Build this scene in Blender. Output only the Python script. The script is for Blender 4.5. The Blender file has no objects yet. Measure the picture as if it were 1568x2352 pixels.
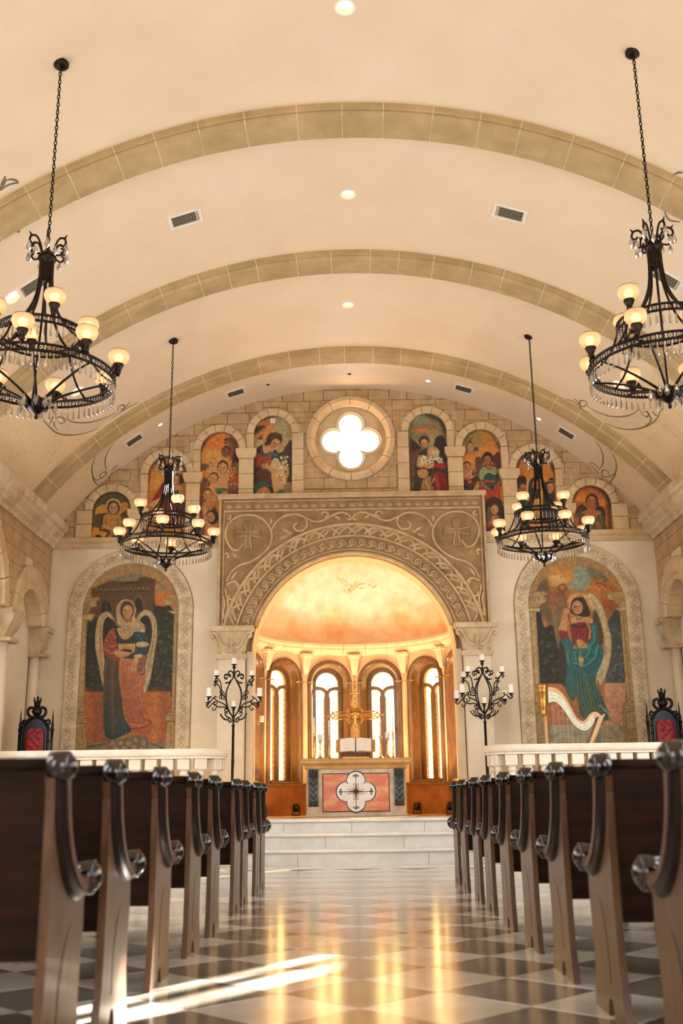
import bpy, bmesh, math, random
import numpy as np
from mathutils import Vector, Matrix
from mathutils.geometry import tessellate_polygon
R_ = random.Random(7)
PI = math.pi
scene = bpy.context.scene
COL = scene.collection

# ------------------------------------------------------------------ camera
FPX, YAW, PITCH, ROLL, EYE = 2370.0, 0.0104, 0.2712, -0.0133, 0.837
_fw = np.array([-math.sin(YAW)*math.cos(PITCH), math.cos(YAW)*math.cos(PITCH), math.sin(PITCH)])
_rt = np.array([math.cos(YAW), math.sin(YAW), 0.0])
_up = np.cross(_rt, _fw)
_r2 = math.cos(ROLL)*_rt + math.sin(ROLL)*_up
_u2 = -math.sin(ROLL)*_rt + math.cos(ROLL)*_up
cam = bpy.data.cameras.new('camera')
cam.sensor_fit = 'VERTICAL'; cam.sensor_height = 36.0; cam.sensor_width = 24.0
cam.lens = 36.0*FPX/2352.0
cam.clip_start = 0.05; cam.clip_end = 200
cam.dof.use_dof = True; cam.dof.focus_distance = 12.5; cam.dof.aperture_fstop = 2.2
camo = bpy.data.objects.new('camera', cam); COL.objects.link(camo)
camo.matrix_world = Matrix(((_r2[0], _u2[0], -_fw[0], 0), (_r2[1], _u2[1], -_fw[1], 0), (_r2[2], _u2[2], -_fw[2], EYE), (0, 0, 0, 1)))
scene.camera = camo
scene.view_settings.view_transform = 'Standard'
scene.view_settings.look = 'None'
scene.view_settings.exposure = 0.12
scene.view_settings.gamma = 1.0
scene.view_settings.use_curve_mapping = False
scene.cycles.max_bounces = 6
scene.cycles.diffuse_bounces = 3
scene.cycles.use_adaptive_sampling = True
scene.cycles.adaptive_threshold = 0.10
scene.cycles.adaptive_min_samples = 20
scene.cycles.glossy_bounces = 2
scene.cycles.transmission_bounces = 3
scene.cycles.transparent_max_bounces = 8
scene.cycles.sample_clamp_indirect = 6.0
scene.cycles.caustics_reflective = False
scene.cycles.caustics_refractive = False

def pix(P):
    """photograph pixel of world points (n,3)"""
    d = np.asarray(P, float) - np.array([0, 0, EYE]); z = d @ _fw
    return np.stack([784 + FPX*(d @ _r2)/z, 1176 - FPX*(d @ _u2)/z], -1)
def ray(px, py):
    return _fw + _r2*(px-784)/FPX - _u2*(py-1176)/FPX
def onY(px, py, Y):
    d = ray(px, py); s = Y/d[1]; return Vector((d[0]*s, Y, EYE + d[2]*s))
VR, VZ = 6.15, 1.45            # barrel vault radius and axis height
def onV(px, py, r=VR):
    d = ray(px, py); o2 = EYE - VZ
    a = d[0]**2 + d[2]**2; b = 2*o2*d[2]; c = o2*o2 - r*r
    s = (-b + math.sqrt(b*b - 4*a*c))/(2*a); return Vector((d[0]*s, d[1]*s, EYE + d[2]*s))

# ------------------------------------------------------------------ world, sun, added fill lamps
w = bpy.data.worlds.new('sky'); scene.world = w; w.use_nodes = True
bg = w.node_tree.nodes['Background']; bg.inputs[0].default_value = (1.0, 0.965, 0.91, 1); bg.inputs[1].default_value = 7.0
def lamp(name, kind, loc, energy, color, aim=None, **kw):
    l = bpy.data.lights.new(name, kind); l.energy = energy; l.color = color
    for k, v in kw.items(): setattr(l, k, v)
    o = bpy.data.objects.new(name, l); COL.objects.link(o); o.location = loc
    if aim is not None: o.rotation_euler = (Vector(aim) - Vector(loc)).to_track_quat('-Z', 'Y').to_euler()
    return o
SUN_H = Vector((-0.557, -0.83, 0)).normalized(); SUN_T = 0.42
lamp('sun', 'SUN', (8, 26, 9), 110.0, (1.0, 0.93, 0.82), aim=(Vector((8, 26, 9)) + SUN_H - Vector((0, 0, SUN_T))), angle=0.009)
DAY_FILL = (0.93, 0.96, 1.0)
WARM = (1.0, 0.80, 0.60)
# area fill lamps added before unseen side windows, standing in for daylight
for s in (-1, 1):
    for y in (1.0, 4.4, 7.8, 10.1, 12.7):
        lamp('side_fill', 'AREA', (s*5.10, y, 2.75), 86.0, DAY_FILL, aim=(0, y, 2.55), shape='RECTANGLE', size=1.25, size_y=2.5)
lamp('rear_fill', 'AREA', (0, -3.85, 3.1), 45.0, (1.0, 0.93, 0.84), aim=(0, 8, 3.6), shape='RECTANGLE', size=5.0, size_y=3.6)  # fill lamp added inside the unseen rear opening

# ------------------------------------------------------------------ helpers
def lin(c):
    return tuple(((v/255.0)/12.92 if v/255.0 <= 0.04045 else ((v/255.0+0.055)/1.055)**2.4) for v in c)
MATS = {}
def M(name, c1, c2=None, scale=4.0, rough=0.6, metal=0.0, bump=0.0, bscale=None, detail=5.0, stretch=None, coat=0.0, crough=0.08, lo=0.35, hi=0.65, spec=0.5, emit=None, estr=0.0, trans=0.0, attr=None, coords='Object'):
    if name in MATS: return MATS[name]
    m = bpy.data.materials.new(name); m.use_nodes = True
    nt = m.node_tree; N = nt.nodes; L = nt.links; b = N['Principled BSDF']
    b.inputs['Roughness'].default_value = rough; b.inputs['Metallic'].default_value = metal
    b.inputs['Specular IOR Level'].default_value = spec
    b.inputs['Coat Weight'].default_value = coat; b.inputs['Coat Roughness'].default_value = crough
    b.inputs['Transmission Weight'].default_value = trans
    a1 = lin(c1) + (1,)
    b.inputs['Base Color'].default_value = a1
    tc = N.new('ShaderNodeTexCoord'); vec = tc.outputs[coords]
    if stretch:
        mp = N.new('ShaderNodeMapping'); mp.inputs['Scale'].default_value = stretch; L.new(vec, mp.inputs[0]); vec = mp.outputs[0]
    col = None
    if attr:
        at = N.new('ShaderNodeAttribute'); at.attribute_name = attr; col = at.outputs['Color']
    if c2 is not None:
        nz = N.new('ShaderNodeTexNoise'); nz.inputs['Scale'].default_value = scale; nz.inputs['Detail'].default_value = detail; nz.inputs['Roughness'].default_value = 0.62
        L.new(vec, nz.inputs['Vector'])
        cr = N.new('ShaderNodeValToRGB'); cr.color_ramp.elements[0].position = lo; cr.color_ramp.elements[1].position = hi
        cr.color_ramp.elements[0].color = a1; cr.color_ramp.elements[1].color = lin(c2) + (1,)
        L.new(nz.outputs[0], cr.inputs[0])
        if col is not None:
            mx = N.new('ShaderNodeMix'); mx.data_type = 'RGBA'; mx.blend_type = 'MULTIPLY'; mx.inputs[0].default_value = 1.0
            L.new(col, mx.inputs[6]); L.new(cr.outputs[0], mx.inputs[7]); col = mx.outputs[2]
        else: col = cr.outputs[0]
    if col is not None: L.new(col, b.inputs['Base Color'])
    if bump > 0:
        n2 = N.new('ShaderNodeTexNoise'); n2.inputs['Scale'].default_value = bscale or scale*6; n2.inputs['Detail'].default_value = 4
        L.new(vec, n2.inputs['Vector'])
        bp = N.new('ShaderNodeBump'); bp.inputs['Strength'].default_value = bump; bp.inputs['Distance'].default_value = 0.01
        L.new(n2.outputs[0], bp.inputs['Height']); L.new(bp.outputs[0], b.inputs['Normal'])
    if emit is not None:
        b.inputs['Emission Color'].default_value = lin(emit) + (1,); b.inputs['Emission Strength'].default_value = estr
    MATS[name] = m
    return m

class MB:
    """collects vertices and faces for one mesh"""
    def __init__(self): self.v = []; self.f = []; self.sm = []
    def add(self, vs, fs, smooth=False):
        n = len(self.v); self.v += [tuple(p) for p in vs]
        for f in fs: self.f.append(tuple(i+n for i in f)); self.sm.append(smooth)
        return self
    def box(self, c, s, ch=0.0, rot=None):
        hx, hy, hz = s[0]/2, s[1]/2, s[2]/2; c = Vector(c)
        if ch <= 0:
            P = [Vector((x, y, z)) for x in (-hx, hx) for y in (-hy, hy) for z in (-hz, hz)]
            F = [(0,1,3,2),(4,6,7,5),(0,4,5,1),(2,3,7,6),(0,2,6,4),(1,5,7,3)]
        else:
            ch = min(ch, hx*.9, hy*.9, hz*.9); P = []; idx = {}
            for sx in (-1, 1):
                for sy in (-1, 1):
                    for sz in (-1, 1):
                        for a in range(3):
                            q = [sx*(hx-ch), sy*(hy-ch), sz*(hz-ch)]; q[a] = (sx*hx, sy*hy, sz*hz)[a]
                            idx[(sx, sy, sz, a)] = len(P); P.append(Vector(q))
            F = []
            for a in range(3):
                o = [i for i in range(3) if i != a]
                for s_ in (-1, 1):
                    cyc = [(-1,-1),(1,-1),(1,1),(-1,1)]
                    f = []
                    for u, v_ in cyc:
                        k = [0,0,0]; k[a] = s_; k[o[0]] = u; k[o[1]] = v_; f.append(idx[(*k, a)])
                    if (s_ > 0) == (a == 1): f = f[::-1]
                    F.append(f)
            for a in range(3):
                b_, c_ = [i for i in range(3) if i != a]
                for u in (-1, 1):
                    for v_ in (-1, 1):
                        k0 = [0,0,0]; k1 = [0,0,0]; k0[a] = -1; k1[a] = 1
                        for k in (k0, k1): k[b_] = u; k[c_] = v_
                        F.append((idx[(*k0, b_)], idx[(*k1, b_)], idx[(*k1, c_)], idx[(*k0, c_)]))
            for sx in (-1, 1):
                for sy in (-1, 1):
                    for sz in (-1, 1): F.append(tuple(idx[(sx, sy, sz, a)] for a in range(3)))
        if rot is not None: P = [rot @ p for p in P]
        return self.add([c+p for p in P], F)
    def lathe(self, prof, c=(0, 0, 0), n=20, a0=0.0, a1=2*PI, rot=None, smooth=True, caps=True):
        """prof: list of (radius, height) about +Z through c"""
        full = abs(a1-a0-2*PI) < 1e-6; m = n if full else n+1; P = []; F = []; c = Vector(c)
        for r, h in prof:
            for i in range(m):
                a = a0 + (a1-a0)*i/n; q = Vector((r*math.cos(a), r*math.sin(a), h))
                P.append(c + (rot @ q if rot is not None else q))
        for j in range(len(prof)-1):
            for i in range(n):
                k = (i+1) % m
                F.append((j*m+i, j*m+k, (j+1)*m+k, (j+1)*m+i))
        if full and caps:
            if prof[0][0] > 1e-5: F.append(tuple(range(m))[::-1])
            if prof[-1][0] > 1e-5: F.append(tuple((len(prof)-1)*m+i for i in range(m)))
        return self.add(P, F, smooth)
    def tube(self, pts, r, n=8, closed=False, flat=1.0, caps=True, up=None):
        pts = [Vector(p) for p in pts]; m = len(pts)
        rad = (lambda i: r) if not callable(r) else (lambda i: r(i/(m-1)))
        P = []; F = []; prev = None
        for i, p in enumerate(pts):
            if closed: t = pts[(i+1) % m] - pts[i-1]
            else: t = pts[min(i+1, m-1)] - pts[max(i-1, 0)]
            t.normalize()
            if up is not None:
                nrm = Vector(up) - t*t.dot(Vector(up))
            elif prev is None:
                a = Vector((0, 0, 1)) if abs(t.z) < .9 else Vector((1, 0, 0)); nrm = a - t*t.dot(a)
            else: nrm = prev - t*t.dot(prev)
            if nrm.length < 1e-6: nrm = t.orthogonal()
            nrm.normalize(); prev = nrm; bn = t.cross(nrm)
            rr = rad(i)
            for k in range(n):
                a = 2*PI*k/n; P.append(p + nrm*(math.cos(a)*rr*flat) + bn*(math.sin(a)*rr))
        for i in range(m if closed else m-1):
            j = (i+1) % m
            for k in range(n):
                l = (k+1) % n; F.append((i*n+k, i*n+l, j*n+l, j*n+k))
        self.add(P, F, True)
        if caps and not closed:
            b0 = len(self.v)-len(P)
            self.f.append(tuple(b0+k for k in range(n))[::-1]); self.sm.append(False)
            self.f.append(tuple(b0+(m-1)*n+k for k in range(n))); self.sm.append(False)
        return self
    def plate(self, outer, holes, fmap, w0, w1, back=True):
        """flat plate with holes: (u,v) loops, fmap(u,v,w) -> xyz, faces at w0 (front) and w1 (back)"""
        loops = [outer] + list(holes)
        tris = tessellate_polygon([[Vector((u, v, 0)) for u, v in lp] for lp in loops])
        flat = [p for lp in loops for p in lp]; n = len(flat)
        P = [fmap(u, v, w0) for u, v in flat] + [fmap(u, v, w1) for u, v in flat]
        F = [tuple(t) for t in tris]
        if back: F += [tuple(i+n for i in t[::-1]) for t in tris]
        k = 0
        for lp in loops:
            m = len(lp)
            for i in range(m):
                j = (i+1) % m; F.append((k+i, k+j, n+k+j, n+k+i))
            k += m
        return self.add(P, F)
    def sweep(self, prof, path, closed=False, smooth=False, caps=True):
        """prof (a,b) points placed by each frame of path: frame = (origin, A, B)"""
        n = len(prof); P = []; F = []
        for o, A, B in path:
            for a, b in prof: P.append(Vector(o) + Vector(A)*a + Vector(B)*b)
        m = len(path)
        for i in range(m if closed else m-1):
            j = (i+1) % m
            for k in range(n):
                l = (k+1) % n; F.append((i*n+k, i*n+l, j*n+l, j*n+k))
        if caps and not closed: F += [tuple(range(n))[::-1], tuple((m-1)*n+k for k in range(n))]
        return self.add(P, F, smooth)
    def mesh(self, name, mat, fix=True):
        me = bpy.data.meshes.new(name); me.from_pydata(self.v, [], self.f); me.materials.append(mat)
        me.polygons.foreach_set('use_smooth', self.sm)
        if fix:
            bm = bmesh.new(); bm.from_mesh(me); bmesh.ops.recalc_face_normals(bm, faces=bm.faces); bm.to_mesh(me); bm.free()
        me.update(); return me
    def build(self, name, mat, parent=None, loc=None, fix=True):
        return put(name, self.mesh(name, mat, fix), parent, loc)
def put(name, me, parent=None, loc=None, rot=None, scale=None):
    o = bpy.data.objects.new(name, me); COL.objects.link(o)
    if parent is not None: o.parent = parent
    if loc is not None: o.location = loc
    if rot is not None: o.rotation_euler = rot
    if scale is not None: o.scale = scale
    return o
def thing(name, label, cat, loc=(0, 0, 0), rotz=0.0, group=None):
    o = bpy.data.objects.new(name, None); COL.objects.link(o); o.location = loc; o.rotation_euler = (0, 0, rotz); o.empty_display_size = .2
    return tag(o, label, cat, group)
def tag(o, label=None, cat=None, group=None, kind=None):
    if label: o['label'] = label
    if cat: o['category'] = cat
    if group: o['group'] = group
    if kind: o['kind'] = kind
    return o
def struct(o, label=None): o['kind'] = 'structure'; return tag(o, label) if label else o
def dup(o, parent=None):
    c = o.copy(); COL.objects.link(c); c.parent = parent
    for ch in list(o.children): dup(ch, c)
    return c
def arch(w, z0, zs, n=16, cx=0.0):
    """outline of a round-headed opening: half width w, bottom z0, springing zs"""
    return [(cx-w, z0), (cx+w, z0)] + [(cx+w*math.cos(PI*i/n), zs+w*math.sin(PI*i/n)) for i in range(n+1)]
def circle(r, cx=0, cy=0, n=32): return [(cx+r*math.cos(2*PI*i/n), cy+r*math.sin(2*PI*i/n)) for i in range(n)]
def spline(pts, n=8, closed=False):
    """Catmull-Rom through points of any dimension"""
    P = [np.array(p, float) for p in pts]; m = len(P); out = []
    for i in range(m if closed else m-1):
        p0 = P[i-1] if (closed or i > 0) else 2*P[0]-P[1]
        p1 = P[i]; p2 = P[(i+1) % m]
        p3 = P[(i+2) % m] if (closed or i+2 < m) else 2*P[-1]-P[-2]
        for k in range(n):
            t = k/n; out.append(tuple(.5*((2*p1)+(-p0+p2)*t+(2*p0-5*p1+4*p2-p3)*t*t+(-p0+3*p1-3*p2+p3)*t**3)))
    if not closed: out.append(tuple(P[-1]))
    return out
def spiral(cx, cz, r0, r1, a0, turns, n=22):
    return [(cx+(r0+(r1-r0)*i/n)*math.cos(a0+2*PI*turns*i/n), cz+(r0+(r1-r0)*i/n)*math.sin(a0+2*PI*turns*i/n)) for i in range(n+1)]

# ------------------------------------------------------------------ materials
m_ceil = M('ceiling_plaster', (231, 208, 179), (226, 201, 170), 1.3, rough=.55, bump=.03, bscale=30)
# painted faux-stone finish on the lower haunches of the vault: a little browner, with fine painted cracks
_nt = m_ceil.node_tree; _N = _nt.nodes; _L = _nt.links; _src = _N['Principled BSDF'].inputs['Base Color'].links[0].from_socket
_tc = _N.new('ShaderNodeTexCoord'); _sp = _N.new('ShaderNodeSeparateXYZ'); _L.new(_tc.outputs['Object'], _sp.inputs[0])
_mr = _N.new('ShaderNodeMapRange'); _mr.inputs[1].default_value = 6.12; _mr.inputs[2].default_value = 6.20; _mr.inputs[3].default_value = 1.0; _mr.inputs[4].default_value = 0.0; _L.new(_sp.outputs[2], _mr.inputs[0])
_nz = _N.new('ShaderNodeTexNoise'); _nz.inputs['Scale'].default_value = 3.0; _L.new(_tc.outputs['Object'], _nz.inputs[0])
_ad = _N.new('ShaderNodeVectorMath'); _ad.operation = 'ADD'; _L.new(_tc.outputs['Object'], _ad.inputs[0]); _L.new(_nz.outputs[1], _ad.inputs[1])
_vo = _N.new('ShaderNodeTexVoronoi'); _vo.feature = 'DISTANCE_TO_EDGE'; _vo.inputs['Scale'].default_value = 2.6; _L.new(_ad.outputs[0], _vo.inputs['Vector'])
_cr = _N.new('ShaderNodeValToRGB'); _cr.color_ramp.elements[0].color = lin((190, 160, 118))+(1,); _cr.color_ramp.elements[1].color = lin((226, 198, 158))+(1,); _cr.color_ramp.elements[1].position = .016; _L.new(_vo.outputs[0], _cr.inputs[0])
_mx = _N.new('ShaderNodeMix'); _mx.data_type = 'RGBA'; _L.new(_mr.outputs[0], _mx.inputs[0]); _L.new(_src, _mx.inputs[6]); _L.new(_cr.outputs[0], _mx.inputs[7]); _L.new(_mx.outputs[2], _N['Principled BSDF'].inputs['Base Color'])
m_plaster = M('wall_plaster', (230, 213, 186), (218, 197, 166), 1.6, rough=.8, bump=.05, bscale=25)
m_rib = M('rib_stone', (190, 161, 116), (168, 140, 97), 3.0, rough=.85, bump=.15, bscale=60)
m_mortar = M('pale_mortar', (224, 205, 172), (214, 194, 158), 8, rough=.9)
m_block = M('wall_stone', (196, 162, 120), (172, 138, 98), 5.0, rough=.85, bump=.25, bscale=50)
m_pale = M('pale_stone', (214, 186, 146), (194, 162, 120), 3.5, rough=.8, bump=.15, bscale=40)
m_cornice = M('cornice_stone', (222, 200, 166), (188, 160, 122), 3.5, rough=.8, bump=.1, bscale=30)
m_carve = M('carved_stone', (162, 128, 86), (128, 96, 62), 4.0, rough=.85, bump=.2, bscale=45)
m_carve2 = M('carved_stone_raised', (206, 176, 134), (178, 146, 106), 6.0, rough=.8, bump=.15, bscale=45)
m_cap = M('capital_stone', (206, 182, 146), (178, 150, 112), 5.0, rough=.8, bump=.15, bscale=40)
m_shaft = M('pilaster_stone', (222, 206, 180), (210, 190, 160), 2.0, rough=.7, bump=.04, bscale=30)
m_marble = M('white_marble', (232, 226, 216), (206, 202, 194), 2.5, rough=.4, detail=8)
m_rail = M('balustrade_stone', (238, 226, 208), (220, 204, 180), 3.0, rough=.6, bump=.05)
m_tilew = M('tile_white', (226, 218, 206), (202, 194, 182), 2.2, rough=.2, detail=9, coat=.8, crough=.13)
m_tiled = M('tile_dark', (142, 134, 122), (112, 104, 94), 3.0, rough=.2, detail=9, coat=.8, crough=.13)
m_grout = M('grout', (150, 142, 130), (130, 122, 110), 20, rough=.8)
m_iron = M('dark_iron', (34, 27, 24), (20, 16, 14), 12, rough=.42, metal=.6)
m_bronze = M('dark_bronze', (40, 26, 20), (22, 15, 12), 14, rough=.38, metal=.7)
m_woodend = M('pew_end_wood', (88, 57, 30), (56, 35, 18), 3.0, rough=.34, stretch=(8, 8, 1.2), detail=6, coat=.1)
m_wooddk = M('pew_dark_wood', (40, 22, 12), (24, 13, 7), 3.0, rough=.6, stretch=(1, 8, 8), detail=6, spec=.1)
m_armshade = M('pew_arm_shade', (26, 17, 11), (15, 10, 7), 4.0, rough=.3, stretch=(6, 2, 2), spec=.2)
m_disc = M('pew_disc_wood', (24, 16, 11), (14, 9, 7), 6.0, rough=.15, spec=.6)
m_riser_shaded = M('riser_marble_shaded', (212, 208, 200), (194, 190, 182), 3.0, rough=.5, detail=8)  # same marble as the treads, darkened to put shade on the risers
m_grooveshade = M('pew_groove_shade', (30, 20, 14), (20, 13, 9), 5, rough=.5)
m_wax = M('candle_wax', (240, 232, 216), (232, 222, 204), 6, rough=.5)
m_gold = M('gold_leaf', (214, 164, 84), (176, 120, 52), 14, rough=.32, metal=.85)
m_apse = M('apse_plaster', (240, 204, 156), (232, 190, 138), 2.0, rough=.75)
m_apsetrim = M('apse_cornice', (244, 216, 176), (232, 196, 150), 4.0, rough=.7)
m_frame = M('window_frame_wood', (120, 82, 40), (92, 60, 26), 5.0, rough=.42, stretch=(5, 5, 1), coat=.2)
m_paint = M('mural_paint', (255, 255, 255), (226, 218, 208), 26, rough=.7, attr='paint')
m_black = M('black_lacquer', (9, 8, 8), (15, 13, 13), 10, rough=.3, spec=.2)
m_red = M('red_velvet', (150, 10, 22), (104, 4, 14), 8, rough=.55)
# ================================================================== THE SETTING
HW = 4.95                      # half width of the nave
WY = 16.5                      # face of the altar wall
PZ = 0.577                     # chancel platform height
# ---- floor: diagonal marble chequer, half metre tiles
fl = struct(MB().box((0, 6.3, -.0522), (10.4, 20.6, .1)).build('floor', m_grout), 'polished white and dark grey diamond tile floor of the aisle')
D = .71; hd = D/2 - .002
def dia(cx, cy):
    t = hd-.0015
    return [(cx+t, cy, 0), (cx, cy+t, 0), (cx-t, cy, 0), (cx, cy-t, 0), (cx+hd, cy, -.0025), (cx, cy+hd, -.0025), (cx-hd, cy, -.0025), (cx, cy-hd, -.0025)]
DF = [(0, 1, 2, 3), (0, 4, 5, 1), (1, 5, 6, 2), (2, 6, 7, 3), (3, 7, 4, 0)]
tm = [MB().add(dia(0, 0), DF).mesh('tile', m, False) for m in (m_tilew, m_tiled)]
cells = []
for i in range(-8, 9):
    for j in range(-12, 15):
        for dark, cx, cy in ((1, i*D, 5.03+j*D), (0, (i+.5)*D, 4.675+j*D)):
            if abs(cx) < 4.75 and -3.7 < cy < 13.55: cells.append((dark, cx, cy))
def inframe(c):
    p = pix([[c[1], c[2], 0]])[0]; return c[2] > 3.2 and -60 < p[0] < 1630 and p[1] < 2460
vis = sorted([c for c in cells if inframe(c)], key=lambda c: (abs(c[1]) > 3.2, c[2]))[:300]
for d, cx, cy in vis: put('tile', tm[d], fl, (cx, cy, 0))
vs = set(vis); rest = [MB(), MB()]
for c in cells:
    if c not in vs: rest[c[0]].add(dia(c[1], c[2]), DF)
rm = rest[0].mesh('floor_tiling', m_tilew, False); n0 = len(rm.polygons)
bmx = bmesh.new(); bmx.from_mesh(rm); n1 = len(bmx.faces); bmx.from_mesh(rest[1].mesh('t', m_tiled, False))
for k, f in enumerate(bmx.faces): f.material_index = 0 if k < n1 else 1
bmx.to_mesh(rm); bmx.free(); rm.materials.append(m_tiled)
tag(put('floor_tiling', rm, fl), kind='stuff')
MB().box((0, 13.79, -.004), (9.6, .46, .012), .002).build('marble_border', m_marble, fl)

# ---- ceiling vault with recessed downlights cut into it
mb = MB(); na, ny = 64, 10; P = []; F = []
for r in (VR, VR+.25):
    for j in range(ny+1):
        y = -4.2 + (WY+.3+4.2)*j/ny
        for i in range(na+1):
            a = math.radians(-55+110*i/na); P.append((r*math.sin(a), y, VZ+r*math.cos(a)))
S = (na+1)*(ny+1); q = lambda s, j, i: s*S+j*(na+1)+i
for s in (0, 1):
    for j in range(ny):
        for i in range(na): F.append((q(s, j, i), q(s, j, i+1), q(s, j+1, i+1), q(s, j+1, i)))
for j in range(ny):
    for i in (0, na): F.append((q(0, j, i), q(0, j+1, i), q(1, j+1, i), q(1, j, i)))
for i in range(na):
    for j in (0, ny): F.append((q(0, j, i), q(0, j, i+1), q(1, j, i+1), q(1, j, i)))
mb.add(P, F, False)
ce = mb.build('ceiling', m_ceil)
def vframe(V):
    n = Vector((-V.x, 0, VZ-V.z)).normalized()          # inward normal
    t = Vector((0, 1, 0)); b = t.cross(n)
    return Matrix((b, t, n)).transposed().to_4x4()
DOWN = [(onV(*p), r) for p, r in (((792, 18), .088), ((799, 447), .088), ((799, 701), .088), ((30, 683), .1), ((1421, 885), .1), ((178, 899), .1))]
cut = MB()
for V, r in DOWN:
    rt = vframe(V).to_3x3(); cut.lathe([(r, -.14), (r, .1)], V, 28, rot=rt)
co = cut.build('cutter', m_ceil)
md = ce.modifiers.new('b', 'BOOLEAN'); md.operation = 'DIFFERENCE'; md.object = co; md.solver = 'EXACT'
dg = bpy.context.evaluated_depsgraph_get()
nm = bpy.data.meshes.new_from_object(ce.evaluated_get(dg)); ce.modifiers.clear(); ce.data = nm
bpy.data.objects.remove(co)
nm.polygons.foreach_set('use_smooth', [True]*len(nm.polygons)); nm.set_sharp_from_angle(angle=math.radians(30))
nm.update(); struct(ce, 'smooth cream plaster barrel vault')

# ---- three stone ribs, every voussoir its own block
PR = [(0, 0), (.06, 0), (.06, .03), (.045, .038), (.045, .052), (.062, .06), (.098, .085), (.098, .37), (.085, .38), (.085, .46), (0, .46)]
A0, A1 = math.radians(-53.2), math.radians(53.2)
for k, y0 in enumerate((8.917, 11.809, 14.732)):
    def fr(a, off=0.0): return ((VR*math.sin(a), y0, VZ+VR*math.cos(a)), (-math.sin(a), 0, -math.cos(a)), (0, 1, 0))
    mp = [(-.03, .004)] + [(max(a-.004, 0), min(max(b, .004), .456)) for a, b in PR[1:-1]] + [(-.03, .456)]
    rb = struct(MB().sweep(mp, [fr(A0+(A1-A0)*i/60) for i in range(61)]).build('trim_%d' % (k+1), m_mortar), ['stone vault rib above the front chandeliers', 'middle stone rib of the vault', 'stone vault rib closest to the altar wall'][k])
    rr = random.Random(k); cuts = [A0]
    while cuts[-1] < A1-.05: cuts.append(cuts[-1]+rr.uniform(.060, .090))
    cuts[-1] = A1
    pp = [(-.02, 0)] + PR[1:-1] + [(-.02, .46)]
    for a, b in zip(cuts[:-1], cuts[1:]):
        MB().sweep(pp, [fr(a+.0009+(b-a-.0018)*i/3) for i in range(4)]).build('voussoir', m_rib, rb)

# ---- altar wall, with openings for the round window and the chancel arch
AR, AZ = 1.61, 3.05            # chancel arch radius and centre
def fm(y): return lambda u, v, w: (u, y+w, v)
outer = [(-5.3, 0), (-1.67, 0), (-1.67, AZ)] + [(-1.67*math.cos(PI*i/28), AZ+1.67*math.sin(PI*i/28)) for i in range(1, 28)] + [(1.67, AZ), (1.67, 0), (5.3, 0), (5.3, 5.6), (3.5, 7.0), (0, 7.9), (-3.5, 7.0), (-5.3, 5.6)]
QX, QZ = 0.0, 6.69
wf = struct(MB().plate(outer, [circle(.62, QX, QZ, 40)], fm(WY), 0, .45).build('wall_front', m_plaster), 'cream plaster altar wall with carved arch and paintings')
# side walls (plain inner skin); unseen window openings and right twin slit added for light
def side(s):
    f = lambda u, v, w: (s*(HW+.17+w), u, v)
    holes = [arch(.62, 1.4, 3.4, 10, y) for y in (1.0, 4.4, 7.8, 10.1, 12.7)]
    if s > 0: holes += [[(y-h_, 3.95), (y+h_, 3.95), (y+h_, 4.83), (y-h_, 4.83)] for y, h_ in ((13.66, .2), (14.14, .14))]
    return MB().plate([(-4.2, 0), (16.9, 0), (16.9, 5.7), (-4.2, 5.7)], holes, f, 0, .08).build('wall_left' if s < 0 else 'wall_right', m_plaster)
wl, wr = struct(side(-1), 'cream plaster side wall with blind arcade on the left'), struct(side(1), 'cream plaster side wall with blind arcade on the right')
struct(MB().plate([(-5.3, 0), (5.3, 0), (5.3, 7.8), (-5.3, 7.8)], [[(-2.6, 1.2), (2.6, 1.2), (2.6, 5.0), (-2.6, 5.0)]], lambda u, v, w: (u, -4.0-w, v), 0, .3).build('wall_back', m_plaster))

m_blindpane = M('opaque_pane', (236, 236, 232), (224, 226, 226), 6, rough=.9)  # opaque panes closing the added side windows against the sun
for s in (-1, 1):
    for k, y in enumerate((1.0, 4.4, 7.8, 10.1, 12.7)):
        struct(MB().plate(arch(.63, 1.39, 3.4, 10, 0), [], lambda u, v, w: (s*w, u, v), .24, .25).build('window_%d' % (8+k+(5 if s > 0 else 0)), m_blindpane, None, (s*(HW), y, 0)))
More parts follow.
